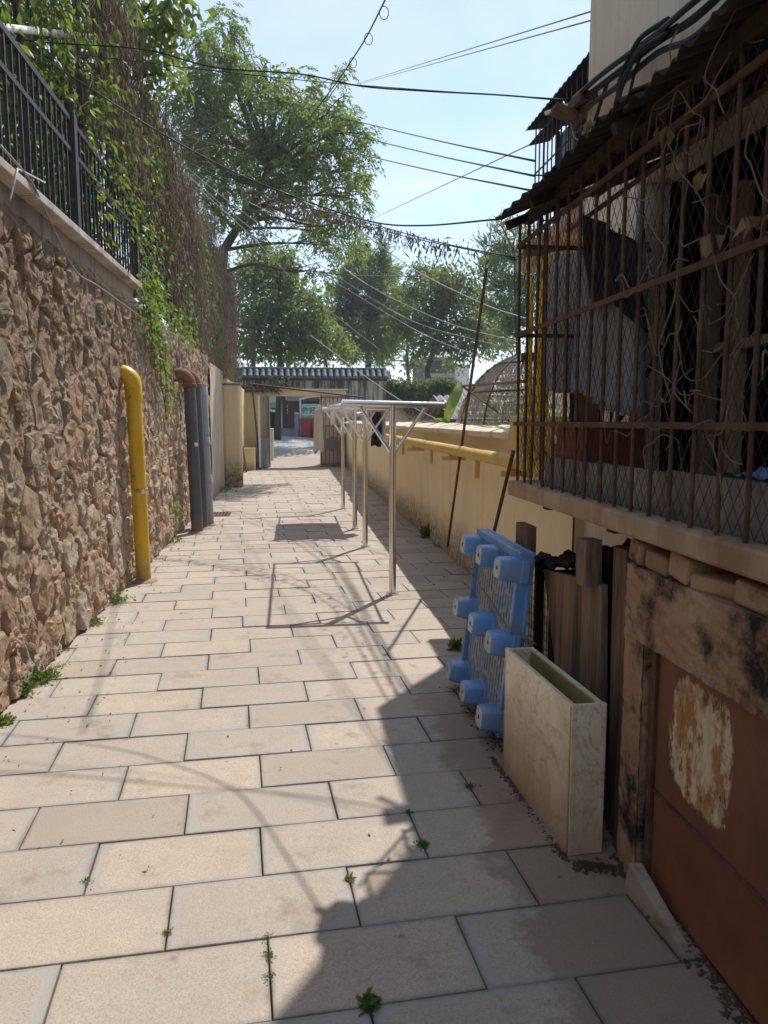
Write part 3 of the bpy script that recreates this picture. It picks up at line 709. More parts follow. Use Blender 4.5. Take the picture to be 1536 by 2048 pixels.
while yy < 8.3:
    L = min(random.uniform(0.95, 1.15), 8.36 - yy)
    b = MB(); b.bx(-1.90, WX + 0.135, yy, yy + L - 0.008, 2.91, 2.965)
    b.build('coping_stone', MT['coping'], sw, bevel=0.008)
    yy += L
b = MB(); b.sheet(lambda a, c: Vector((-1.56 + 0.010 * vnoise(a * 9, c * 4), 15.55 + 3.0 * a, -0.05 + 2.75 * c)), 14, 14)
b.bx(-1.86, -1.60, 15.55, 18.55, -0.1, 2.68)
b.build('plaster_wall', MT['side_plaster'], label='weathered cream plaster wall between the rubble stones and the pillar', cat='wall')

p = root('wall_pillar', (-1.36, 18.7, 0), 'pale ochre plastered pillar with dark damp foot on the left', 'pillar')
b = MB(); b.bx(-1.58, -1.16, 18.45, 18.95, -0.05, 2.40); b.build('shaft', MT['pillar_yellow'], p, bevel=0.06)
b = MB(); b.bx(-1.60, -1.14, 18.43, 18.97, 2.40, 2.44); b.build('pillar_cap', MT['band'], p, bevel=0.015)
b = MB(); b.bx(-1.9, -1.50, 18.97, 26.1, -0.1, 2.55)
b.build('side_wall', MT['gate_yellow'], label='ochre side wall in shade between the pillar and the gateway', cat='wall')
for i, (y0, z0, z1, mt) in enumerate(((20.0, 1.05, 1.95, 'white'), (22.0, 0.95, 1.9, 'step'))):
    n = root('notice_board', (-1.48, y0 + 0.6, z0), ['white paper notice board on the side wall nearer the pillar', 'grey notice board on the side wall nearer the gateway'][i], 'notice board')
    b = MB(); b.bx(-1.495, -1.45, y0, y0 + 1.2, z0, z1); b.build('backing', MT['step'], n, bevel=0.01)
    b = MB(); b.bx(-1.448, -1.444, y0 + 0.08, y0 + 0.62, z0 + 0.1, z1 - 0.08); b.build('sheet', MT[mt], n)
    b = MB(); b.bx(-1.448, -1.443, y0 + 0.66, y0 + 1.12, z0 + 0.2, z1 - 0.15); b.build('sheet', MT['white'], n)
b = MB(); b.bx(-1.50, -1.13, 24.6, 25.5, -0.05, 0.70)
b.build('low_block', MT['gate_yellow'], bevel=0.03, label='low ochre masonry block at the foot of the gate wall', cat='block')
b = MB(); b.beam((-1.36, 23.9, 0.0), (-1.47, 23.9, 0.78), 0.5, 0.02, up=(1, 0, 0))
b.build('leaning_board', MT['wood_dark'], label='thin dark board leaning on the side wall', cat='board')

# ------------------------------------------------------------------ pipes on the left
def ring_pts(c, a0, a1, r, e1, e2, n=8):
    return [Vector(c) + Vector(e1) * (r * math.cos(a0 + (a1 - a0) * i / n)) + Vector(e2) * (r * math.sin(a0 + (a1 - a0) * i / n)) for i in range(n + 1)]
yb = G(288, 1163); yt = AY(266, 770, yb.y - 0.12)
yp = root('gas_pipe', yb, 'thick yellow gas pipe leaning against the stone wall', 'pipe')
MB().tube([yb - Vector((0, 0, 0.03)), yt], 0.072, 20).build('riser', MT['gas_yellow'], yp, auto=40)
dirp = (yt - yb).normalized()
el = ring_pts(yt + Vector((-0.11, 0.0, 0)), 0, rad(88), 0.11, (1, 0, 0), dirp)
MB().tube([yt - dirp * 0.02] + el + [el[-1] + Vector((-0.05, 0, -0.02))], [0.084] + [0.080] * (len(el) + 1), 20).build('elbow', MT['gas_yellow'], yp, auto=40)
MB().tube([Vector((yb.x, yb.y, -0.01)), Vector((yb.x, yb.y, 0.012)), Vector((yb.x, yb.y, 0.03))], [0.15, 0.125, 0.078], 14).build('cement_collar', MT['wedge'], yp)
MB().tube([yt - dirp * 0.16, yt - dirp * 0.145, yt - dirp * 0.02, yt], [0.074, 0.079, 0.081, 0.074], 20).build('collar', MT['gas_yellow'], yp, auto=40)
MB().tube([el[-1] + Vector((-0.02, 0, 0)), el[-1] + Vector((-0.16, 0, -0.03))], 0.062, 14).build('wall_stub', MT['rust_bar'], yp, auto=40)
st = yb + (yt - yb) * 0.47
MB().tube([st + Vector((0.045, -0.05, 0)), st + Vector((0.0545, -0.0605, 0))], 0.022, 14).build('sticker', MT['sticker'], yp)
def drain(px, py, top, rad_, mat, label, el_mat=None):
    bs = G(px, py); tp = AY(px - 14, top, bs.y)
    tp.x = bs.x - 0.05
    r = root('drain_pipe', bs, label, 'pipe')
    MB().tube([bs - Vector((0, 0, 0.03)), tp], rad_, 18).build('riser', MT[mat], r, auto=40)
    d = (tp - bs).normalized()
    MB().tube([Vector((bs.x, bs.y, -0.01)), Vector((bs.x, bs.y, 0.012)), Vector((bs.x, bs.y, 0.03))], [rad_ * 1.9, rad_ * 1.6, rad_ * 1.05], 14).build('cement_collar', MT['wedge'], r)
    if el_mat:
        e = ring_pts(tp + Vector((-0.13, 0, 0)), 0, rad(85), 0.13, (1, 0, 0), (0, 0, 1))
        MB().tube([tp - Vector((0, 0, 0.03))] + e + [e[-1] + Vector((-0.14, 0, -0.02))], rad_ * 1.08, 18).build('elbow', MT[el_mat], r, auto=40)
        MB().tube([tp - d * 0.05, tp - d * 0.04, tp + d * 0.0, tp + d * 0.01], [rad_ * 1.0, rad_ * 1.22, rad_ * 1.22, rad_], 18).build('flange', MT[el_mat], r, auto=40)
    else:
        for t in (0.35, 0.62, 0.97):
            q = bs + (tp - bs) * t
            MB().tube([q - d * 0.09, q - d * 0.08, q - d * 0.02, q - d * 0.01, q + d * 0.03, q + d * 0.04], [rad_, rad_ * 1.15, rad_ * 1.15, rad_ * 1.07, rad_ * 1.07, rad_], 18).build('coupling', MT[mat], r, auto=40)
    return r, bs, tp
r, bs, tp = drain(395, 1066, 768, 0.082, 'pvc_dark', 'nearer of the two dark grey drain pipes with rusty elbows', 'rust_pipe')
st = bs + (tp - bs) * 0.60
MB().tube([st + Vector((0.05, -0.058, 0)), st + Vector((0.0585, -0.0685, 0))], 0.028, 12).build('sticker', MT['sticker'], r)
drain(407, 1057, 768, 0.072, 'pvc_dark', 'farther of the two dark grey drain pipes with rusty elbows', 'rust_pipe')
drain(420, 1051, 772, 0.062, 'pvc_light', 'pale blue grey plastic drain pipe with raised couplings', None)
gt = root('drain_grate', G(440, 1029), 'small rusty drain grate set in the paving beside the pipes', 'grate')
gc = G(440, 1029)
b = MB()
for s_ in (-1, 1):
    b.bx(gc.x + s_ * 0.16 - 0.012, gc.x + s_ * 0.16 + 0.012, gc.y - 0.26, gc.y + 0.26, 0.001, 0.010)
    b.bx(gc.x - 0.15, gc.x + 0.15, gc.y + s_ * 0.25 - 0.012, gc.y + s_ * 0.25 + 0.012, 0.001, 0.010)
b.build('frame', MT['rust_bar'], gt)
b = MB(); b.bx(gc.x - 0.15, gc.x + 0.15, gc.y - 0.24, gc.y + 0.24, 0.003, 0.0045); b.build('pit_shade', MT['dark'], gt)  # flat dark plate stands in for the shade under the grate
for k in range(6):
    b = MB(); b.bx(gc.x - 0.13 + 0.052 * k - 0.011, gc.x - 0.13 + 0.052 * k + 0.011, gc.y - 0.235, gc.y + 0.235, 0.005, 0.010); b.build('bar', MT['rust_pipe'], gt)

# ------------------------------------------------------------------ iron fence on the wall
FX = -1.72
fn = root('iron_fence', (FX, 7.0, 2.965), 'black wrought iron fence with thin bars on the stone wall', 'fence')
for zc, w in ((3.97, 0.04), (3.73, 0.035), (3.06, 0.03)):
    MB().beam((FX, 2.4, zc), (FX, 15.2, zc), w * 0.7, w).build('rail', MT['iron'], fn)
bar_me = MB().box((0, 0, 0), (0.018, 0.018, 1.0)).mesh('bar'); bar_me.materials.append(MT['iron'])
posts_y = [4.28, 6.78, 9.28, 11.78, 14.28]
sc_pts = curve_pts([(0, 0, -0.16), (0, 0.035, -0.10), (0, 0.01, -0.02), (0, -0.01, 0.05), (0, 0.028, 0.11), (0, 0.045, 0.06), (0, 0.025, 0.04)], 14)
scm = MB().tube(sc_pts, 0.007, 5).mesh('scroll'); scm.materials.append(MT['iron'])
y = 2.5; k = 0
while y < 15.1:
    if all(abs(y - q) > 0.06 for q in posts_y):
        link_mesh('bar', bar_me, None, fn, (0, y - 7.0, 0.50))
        if y < 11 and k % 2 == 0:
            link_mesh('scroll', scm, None, fn, (0, y - 7.0 + 0.02, 0.20 + 0.10 * ((k // 2) % 3)))
    y += 0.133; k += 1
for q in posts_y:
    MB().bx(FX - 0.04, FX + 0.04, q - 0.045, q + 0.045, 2.965, 4.02).build('post', MT['iron'], fn, bevel=0.004)
    MB().tube([(FX, q, 4.02), (FX, q, 4.04), (FX, q, 4.06), (FX, q, 4.10), (FX, q, 4.13), (FX, q, 4.145)], [0.03, 0.02, 0.035, 0.045, 0.03, 0.005], 10).build('finial', MT['iron'], fn, smooth=True)
# tall trellis posts, cross pipe and strings behind the fence
tl = root('vine_trellis', (-2.05, 7.0, 2.84), 'tall dark metal trellis posts with white cross pipe behind the fence', 'trellis')
for px in (45, 160, 213):
    q = AX(px, 200, -2.05); MB().tube([(-2.05, q.y, 2.8), (-2.05, q.y, 6.9)], 0.033, 10).build('post', MT['iron'], tl)
a_, b_ = AX(-40, 50, -1.98), AX(200, 76, -1.98)
MB().tube([a_, b_], 0.028, 10).build('cross_pipe', MT['white'], tl)
for k in range(26):
    yk = 4.3 + 0.16 * k
    MB().tube([(-2.07, yk, 2.9), (-2.07, yk + 0.05, 6.9)], 0.004, 4).build('string', MT['twig'], tl)
# ------------------------------------------------------------------ foliage builders
def unit(a): return a / (np.linalg.norm(a, axis=1, keepdims=True) + 1e-9)
def leaf_arrays(p, d, L, W, fold=0.25, droop=0.15):
    """folded kite leaves: p base points, d directions (n,3), L, W (n,)"""
    n = len(p)
    ref = RNG.normal(size=(n, 3)); s = unit(np.cross(d, ref)); nn = np.cross(s, d)
    L = L[:, None]; W = W[:, None]
    V = np.empty((n, 4, 3))
    V[:, 0] = p
    V[:, 1] = p + d * L * 0.45 + s * W * 0.5 + nn * W * fold
    V[:, 2] = p + d * L - np.array([0, 0, 1]) * L * droop
    V[:, 3] = p + d * L * 0.45 - s * W * 0.5 + nn * W * fold
    b = np.arange(n)[:, None] * 4
    F_ = np.concatenate([b + np.array([0, 1, 2]), b + np.array([0, 2, 3])], axis=1).reshape(-1, 3)
    return V.reshape(-1, 3), F_
def leaf_obj(name, V, F_, mat, parent, kind=None):
    pw = wloc(parent) if parent is not None else Vector((0, 0, 0))
    me = fast_mesh(name, V - np.array(pw), F_)
    o = link_mesh(name, me, mat, parent, (0, 0, 0))
    return tag(o, kind=kind)
def blob_points(blobs, dens, shell=2.4):
    P, N = [], []
    for c, r in blobs:
        n = max(3, int(dens * r ** 2))
        u = unit(RNG.normal(size=(n, 3)))
        rr = r * RNG.random((n, 1)) ** (1 / shell)
        wob = 1 + 0.22 * np.sin(u[:, :1] * 5 + c[0] * 3) * np.cos(u[:, 2:] * 4 + c[1])
        P.append(np.array(c)[None] + u * rr * wob * np.array([1, 1, 0.85])); N.append(u)
    return np.concatenate(P), np.concatenate(N)
def clumped(P, N, k, sig):
    """thin the crown into clumps: each point becomes a tuft of k"""
    Q = np.repeat(P, k, 0) + RNG.normal(size=(len(P) * k, 3)) * sig
    return Q, np.repeat(N, k, 0)
def sprays(P, N, rl, kk, L, W, droop=0.6):
    """pinnate sprays: rachis length rl with kk leaflet pairs"""
    D = unit(N + RNG.normal(size=N.shape) * 0.7 + np.array([0, 0, -droop * 0.4]))
    n = len(P); S = unit(np.cross(D, np.array([0, 0, 1.0]) + RNG.normal(size=D.shape) * 0.25))
    out_p, out_d = [], []
    for i in range(kk):
        t = (i + 1) / kk
        base = P + D * rl * t + np.array([0, 0, -1]) * (rl * droop * t * t)
        for sg in (-1, 1):
            out_p.append(base); out_d.append(unit(S * sg * 0.8 + D * 0.5 + np.array([0, 0, -0.45]) + RNG.normal(size=D.shape) * 0.25))
    p = np.concatenate(out_p); d = np.concatenate(out_d); m = len(p)
    return leaf_arrays(p, d, L * RNG.uniform(0.7, 1.25, m), W * RNG.uniform(0.7, 1.2, m))
def bent(a, b, wig=0.12, n=6):
    a, b = Vector(a), Vector(b); L = (b - a).length
    m1 = a.lerp(b, 0.35) + Vector((random.uniform(-1, 1), random.uniform(-1, 1), random.uniform(-0.3, 1))) * wig * L
    m2 = a.lerp(b, 0.7) + Vector((random.uniform(-1, 1), random.uniform(-1, 1), random.uniform(-0.3, 1))) * wig * L
    return curve_pts([a, m1, m2, b], n)
def tree(name, label, base, forks, blobs, leaf, style, trunk_r=0.16, group=None, cat='tree', limb_r=0.07, subs=4):
    t = root(name, base, label, cat, group)
    tb = MB()
    tops = []
    prev = Vector(base)
    P = curve_pts([prev] + [Vector(f) for f in forks], 10)
    n = len(P); tb.tube(P, [trunk_r * (1 - 0.55 * i / (n - 1)) * (1.25 if i == 0 else 1) for i in range(n)], 10)
    for (c, r) in blobs:
        c = Vector(c)
        f = min((Vector(q) for q in P[n // 3:]), key=lambda q: (q - c).length + 2.0 * max(0, q.z - c.z))
        pts_ = bent(f, c, 0.10, 9); k = len(pts_)
        rr = limb_r * min(1.0, 0.45 + r * 0.5)
        tb.tube(pts_, [rr * (1 - 0.8 * i / (k - 1)) for i in range(k)], 6)
        for _ in range(subs):
            d = Vector(unit(RNG.normal(size=(1, 3)))[0]); d.z = abs(d.z) * 0.6
            q = pts_[random.randint(k // 2, k - 1)]
            pp = bent(q, c + d * r * 0.9, 0.12, 5)
            tb.tube(pp, [0.02 * (1 - 0.7 * i / (len(pp) - 1)) for i in range(len(pp))], 4, cap=False)
    tb.build('trunk', MT['bark'], t, smooth=True)
    bl = [((c[0], c[1], c[2]), r) for c, r in blobs]
    V, F_ = style(bl)
    leaf_obj('crown', V, F_, leaf, t)
    return t
def style_pinnate(dens=60, rl=0.34, L=0.13, W=0.042, kk=6):
    def f(bl):
        P, N = blob_points(bl, dens, 1.7)
        Q, M_ = clumped(P, N, 5, 0.13)
        return sprays(Q, M_, rl, kk, L, W)
    return f
def style_simple(dens=120, k=14, sig=0.14, L=0.12, W=0.055, down=0.5):
    def f(bl):
        P, N = blob_points(bl, dens, 2.0)
        Q, M_ = clumped(P, N, k, sig)
        d = unit(M_ * 0.6 + RNG.normal(size=Q.shape) * 0.8 + np.array([0, 0, -down]))
        n = len(Q); return leaf_arrays(Q, d, L * RNG.uniform(0.6, 1.3, n), W * RNG.uniform(0.6, 1.3, n))
    return f
def style_needle(dens=120, k=26, L=0.22, W=0.02, up=0.5):
    def f(bl):
        P, N = blob_points(bl, dens, 2.0)
        Q, M_ = clumped(P, N, k, 0.13)
        d = unit(M_ * 0.8 + RNG.normal(size=Q.shape) * 0.45 + np.array([0, 0, up]))
        n = len(Q); return leaf_arrays(Q, d, L * RNG.uniform(0.6, 1.3, n), W * RNG.uniform(0.7, 1.3, n), 0.05, 0.0)
    return f
def pb(lst, Y, dy=1.5):
    out = []
    for (x, y, r) in lst:
        yk = Y + random.uniform(-dy, dy); c = AY(x, y, yk); out.append((c, r / FPX * yk))
    return out

# the tree leaning over the alley from the terrace
T1 = [(455, 55, 36), (425, 95, 46), (470, 120, 40), (395, 165, 60), (350, 200, 55), (455, 190, 55), (520, 175, 45), (555, 215, 55), (600, 180, 40), (625, 235, 60), (675, 215, 40),
      (700, 265, 44), (655, 300, 55), (560, 290, 70), (480, 280, 65), (420, 270, 60), (370, 290, 50), (450, 350, 60), (530, 370, 52), (600, 360, 52), (655, 370, 48), (705, 340, 40), (715, 400, 34),
      (625, 440, 38), (680, 445, 36), (650, 490, 30), (700, 480, 24), (640, 535, 22), (500, 440, 40), (410, 400, 48), (460, 60, 20), (525, 130, 18), (735, 300, 18), (690, 150, 16)]
tb_ = Vector((-2.75, 22.0, 2.8))
tree('overhanging_tree', 'large leafy tree leaning over the alley from the left terrace', tb_, [AY(438, 600, 22), AY(448, 500, 22), AY(500, 420, 22), AY(540, 330, 22)], pb(T1, 22, 1.3), MT['leaf_tree'], style_pinnate(42, 0.34, 0.14, 0.05), 0.17, limb_r=0.085)
# big-leaved tree at the top left
T6 = [(250, 20, 42), (300, 30, 40), (340, 15, 36), (345, 60, 26), (290, 80, 36), (325, 105, 26), (250, 90, 34), (220, 40, 50), (340, 140, 18), (300, 150, 24)]
tree('broad_leaved_tree', 'large leaved tree above the fence at the top left corner', (-3.0, 10.6, 2.8), [(-2.9, 10.6, 4.5), (-2.6, 10.5, 6.6)], pb(T6, 10.4, 0.6), MT['leaf_vine'], style_simple(150, 10, 0.10, 0.15, 0.085, 0.9), 0.09, limb_r=0.03)
# trees beyond the gate
T2 = [(520, 520, 45), (500, 560, 45), (560, 560, 45), (600, 590, 40), (545, 620, 55), (500, 630, 45), (600, 640, 45), (640, 640, 30), (660, 680, 34), (615, 690, 40), (560, 690, 45), (690, 700, 22), (510, 690, 45), (570, 520, 30), (640, 600, 22)]
tree('street_tree', 'bright leafy tree right behind the tiled gate wall', (-0.6, 33.0, 0.7), [AY(560, 740, 33), AY(555, 640, 33), AY(560, 580, 33)], pb(T2, 33, 1.2), MT['leaf_far'], style_simple(80, 13, 0.2, 0.21, 0.11), 0.15)
T3 = [(715, 510, 18), (712, 545, 26), (760, 505, 16), (755, 540, 30), (735, 575, 36), (695, 590, 34), (775, 590, 30), (670, 630, 28), (715, 630, 38), (760, 635, 36), (690, 670, 34), (740, 680, 36), (780, 665, 28), (700, 705, 24), (765, 700, 26), (800, 620, 26), (720, 480, 10), (765, 478, 9), (780, 545, 20)]
tree('conifer_tree', 'dark pointed conifer standing behind the right end of the tiled wall', (4.1, 40.0, 0.6), [AY(737, 730, 40), AY(737, 640, 40), AY(738, 520, 40)], pb(T3, 40, 1.0), MT['leaf_dark'], style_needle(70, 26, 0.40, 0.055, 0.15), 0.2)
T4 = [(850, 550, 36), (820, 590, 36), (880, 565, 40), (925, 560, 36), (960, 600, 34), (900, 610, 44), (850, 630, 44), (935, 645, 38), (815, 660, 34), (880, 680, 38), (970, 660, 26), (840, 700, 22), (920, 700, 30), (985, 620, 22), (960, 690, 26), (790, 640, 22)]
tree('broad_evergreen_tree', 'wide dark evergreen with several slanting trunks behind the right wall', (6.7, 33.0, 0.0), [AY(862, 770, 33), AY(855, 740, 33), AY(880, 660, 33), AY(890, 610, 33)], pb(T4, 33, 1.2), MT['leaf_dark'], style_simple(100, 13, 0.17, 0.19, 0.095), 0.16, limb_r=0.11)
b = MB()
T5 = [(1000, 470, 14), (975, 490, 14), (1010, 510, 26), (985, 540, 26), (1040, 470, 18), (1045, 520, 30), (1020, 570, 34), (1060, 580, 30), (1035, 630, 34), (1000, 620, 26), (1070, 500, 22), (1015, 660, 24), (1000, 450, 8), (1035, 448, 8)]
tree('feathery_tree', 'light green feathery tree rising beside the cage', (7.6, 27.0, 0.0), [AY(1035, 760, 27), AY(1035, 640, 27), AY(1030, 520, 27)], pb(T5, 27, 1.0), MT['leaf_feather'], style_needle(95, 24, 0.34, 0.045, 0.7), 0.13)
b = None
T7 = [(620, 690, 26), (655, 700, 24), (690, 705, 20), (640, 660, 20), (600, 700, 26)]
tree('young_tree', 'bright young tree between the street tree and the conifer', (2.6, 36.0, 0.7), [AY(655, 740, 36), AY(650, 690, 36)], pb(T7, 36, 0.6), MT['leaf_feather'], style_simple(90, 13, 0.2, 0.2, 0.10), 0.09)
T8 = [(790, 690, 24), (800, 650, 26), (805, 600, 24), (825, 725, 20), (770, 720, 18), (985, 690, 26), (1000, 650, 26), (1020, 690, 22), (905, 735, 14)]
tree('background_tree', 'hazy dark tree filling the gaps behind the conifer and evergreen', (7.5, 46.0, 0.6), [AY(815, 740, 46), AY(815, 680, 46)], pb(T8, 46, 1.0), MT['leaf_dark'], style_simple(50, 13, 0.24, 0.26, 0.13), 0.14)

# green creepers on the trellis behind the fence
vn = root('green_creeper', (-2.35, 6.5, 2.84), 'lush green creeper climbing the trellis behind the iron fence', 'creeper')
n = 20000
y = RNG.uniform(2.8, 10.5, n); z = 3.1 + 4.0 * RNG.random(n) ** 0.9
dens = np.sin(y * 2.3 + z * 1.1) + np.sin(y * 5.1 - z * 2.7 + 1) * 0.7 + np.sin(z * 4.2 + y) * 0.5
keep = (dens + RNG.normal(size=n) * 0.5 > -0.5) & ((z > 4.0) | (RNG.random(n) < 0.75))
y, z = y[keep], z[keep]; n = len(y)
p = np.stack([-2.4 + RNG.normal(size=n) * 0.20 - 0.12 * np.sin(y * 3 + z), y, z], 1)
d = unit(np.stack([RNG.uniform(0.0, 0.9, n), RNG.normal(size=n) * 0.6, -RNG.uniform(0.3, 1.3, n)], 1))
V, F_ = leaf_arrays(p, d, RNG.uniform(0.05, 0.11, n), RNG.uniform(0.03, 0.065, n))
leaf_obj('leaves', V, F_, MT['leaf_vine'], vn, 'stuff')
b = MB()
for k in range(60):
    y0 = random.uniform(3, 10.4); x0 = -2.4 + random.gauss(0, 0.1)
    P = [(x0 + random.gauss(0, 0.06), y0 + random.gauss(0, 0.15) + 0.05 * i, 2.85 + i * 0.7) for i in range(7)]
    b.tube(curve_pts(P, 14), 0.008, 4, cap=False)
b.build('stems', MT['bark'], vn, kind='stuff')
n = 14000
y = RNG.uniform(1.5, 13, n); z = 2.85 + 4.4 * RNG.random(n) * (1 - 0.25 * (y - 1.5) / 11.5)
p = np.stack([-3.2 + RNG.normal(size=n) * 0.25, y, z], 1)
d = unit(np.stack([RNG.uniform(0.2, 0.9, n), RNG.normal(size=n) * 0.6, -RNG.uniform(0.2, 1.0, n)], 1))
V, F_ = leaf_arrays(p, d, RNG.uniform(0.10, 0.2, n), RNG.uniform(0.07, 0.13, n))
hg = root('terrace_hedge', (-3.2, 7, 2.84), 'dense dark hedge on the terrace behind the creeper', 'hedge')
leaf_obj('leaves', V, F_, MT['leaf_dark'], hg, 'stuff')

# curtain of dried vines over the fence
dv = root('dried_vine_curtain', (-1.75, 15, 2.84), 'thick curtain of brown dried vines hanging over the fence', 'vines')
def top_z(y): return np.where(y < 9.5, 6.9 - (y - 7.4) * 0.62, 5.6 + 0.02 * (y - 9.5) + 0.12 * np.sin(y * 1.9))
n = 34000
y = 7.5 + 18.3 * RNG.random(n) ** 0.95
tz = top_z(y)
bz = np.where(y < 13.5, 3.0 + (13.5 - y) * 0.24, 2.72)
z = bz + (tz - bz) * RNG.random(n) ** 0.85
x = -1.78 + RNG.normal(size=n) * 0.11 + 0.10 * np.sin(y * 2.1 + z * 0.6)
L = RNG.uniform(0.10, 0.42, n); wd = RNG.uniform(0.004, 0.011, n)
d = unit(np.stack([RNG.normal(size=n) * 0.22, RNG.normal(size=n) * 0.42, -np.ones(n)], 1))
s = unit(np.cross(d, RNG.normal(size=(n, 3))))
bendv = unit(RNG.normal(size=(n, 3))) * (L * 0.16)[:, None]
p = np.stack([x, y, z], 1); mid = p + d * (L * 0.5)[:, None] + bendv; tip = p + d * L[:, None]
w2 = s * wd[:, None] * 0.5
V = np.stack([p - w2, p + w2, mid - w2, mid + w2, tip - w2 * 0.5, tip + w2 * 0.5], 1).reshape(-1, 3)
b_ = np.arange(n)[:, None] * 6
F_ = np.concatenate([b_ + np.array([0, 1, 3, 2]), b_ + np.array([2, 3, 5, 4])], 1).reshape(-1, 4)
leaf_obj('dry_stems', V, F_, MT['dry'], dv, 'stuff')
n = 7000                                                       # curled dead leaves still hanging
y = 7.6 + 18 * RNG.random(n); tz = top_z(y); bz = np.where(y < 13.5, 3.0 + (13.5 - y) * 0.22, 2.75); z = bz + (tz - bz) * RNG.random(n)
p = np.stack([-1.76 + RNG.normal(size=n) * 0.10, y, z], 1)
d = unit(np.stack([RNG.normal(size=n) * 0.6, RNG.normal(size=n) * 0.6, -np.ones(n)], 1))
V, F_ = leaf_arrays(p, d, RNG.uniform(0.04, 0.09, n), RNG.uniform(0.02, 0.045, n), 0.5)
leaf_obj('dead_leaves', V, F_, MT['dry'], dv, 'stuff')
strands = []
for k in range(95):                                           # green shoots running through it
    y0 = 7.3 + 12 * random.random() ** 1.4; z0 = random.uniform(3.2 + max(0, 11.5 - y0) * 0.3, float(top_z(np.array([y0]))[0]) + 0.15)
    m_ = random.randint(16, 46)
    tt = np.sort(RNG.random(m_))
    strands.append(np.stack([-1.66 + RNG.normal(size=m_) * 0.05, y0 + 0.25 * np.sin(tt * 4 + k) + RNG.normal(size=m_) * 0.06, z0 - tt * random.uniform(0.5, 1.6)], 1))
for k in range(16):                                           # leafy front edge of the curtain
    m_ = 60; y0 = 7.25 + random.gauss(0, 0.14); z0 = random.uniform(3.4, 6.9)
    strands.append(np.stack([-1.85 + RNG.normal(size=m_) * 0.14, y0 + RNG.normal(size=m_) * 0.14, z0 - RNG.random(m_) * 0.9], 1))
p = np.concatenate(strands); n = len(p)
d = unit(np.stack([RNG.uniform(-0.2, 0.9, n), RNG.normal(size=n) * 0.6, -RNG.uniform(0.2, 1.2, n)], 1))
V, F_ = leaf_arrays(p, d, RNG.uniform(0.04, 0.10, n), RNG.uniform(0.025, 0.05, n))
leaf_obj('green_leaves', V, F_, MT['leaf_vine'], dv, 'stuff')
# creeper hanging down the wall past the coping end
cr = root('wall_creeper', (-1.55, 8.9, 1.0), 'bright green creeper trailing down the stone wall past the coping end', 'creeper')
segs = []
for (ya, za, yb2, zb, m_) in ((8.5, 2.95, 9.2, 2.3, 150), (8.9, 2.8, 9.6, 2.1, 130), (9.3, 2.7, 9.9, 1.7, 70), (8.45, 3.0, 8.8, 2.6, 110), (9.9, 2.2, 10.1, 1.7, 40), (10.0, 0.55, 10.3, 0.4, 30), (8.4, 3.1, 12.5, 2.75, 260)):
    t = RNG.random(m_)
    segs.append(np.stack([-1.50 + RNG.normal(size=m_) * 0.05, ya + (yb2 - ya) * t + RNG.normal(size=m_) * 0.10, za + (zb - za) * t + RNG.normal(size=m_) * 0.10], 1))
p = np.concatenate(segs); n = len(p)
d = unit(np.stack([RNG.uniform(0, 0.9, n), RNG.normal(size=n) * 0.7, -RNG.uniform(0.0, 1.2, n)], 1))
V, F_ = leaf_arrays(p, d, RNG.uniform(0.04, 0.10, n), RNG.uniform(0.025, 0.05, n))
leaf_obj('leaves', V, F_, MT['leaf_vine'], cr, 'stuff')
b = MB()
for (ya, za, yb2, zb) in ((8.5, 2.95, 9.2, 2.2), (8.9, 2.8, 9.8, 1.8), (9.3, 2.8, 10.0, 1.6)):
    b.tube(bent((-1.53, ya, za), (-1.53, yb2, zb), 0.06, 10), 0.006, 4, cap=False)
b.build('stems', MT['bark'], cr, kind='stuff')
# bare reddish brushwood over the curtain
bw = MB()
for k in range(34):
    a_ = AY(random.uniform(320, 400), random.uniform(260, 330), 12.5 + random.gauss(0, 0.4))
    b2 = a_ + Vector((random.uniform(-0.5, 0.8), random.gauss(0, 0.3), random.uniform(-0.2, 0.4)))
    bw.tube(bent(a_, b2, 0.2, 6), 0.006, 4, cap=False)
bw.build('brushwood', MT['twig'], label='tangle of bare dead branches caught above the vine curtain', cat='branches')
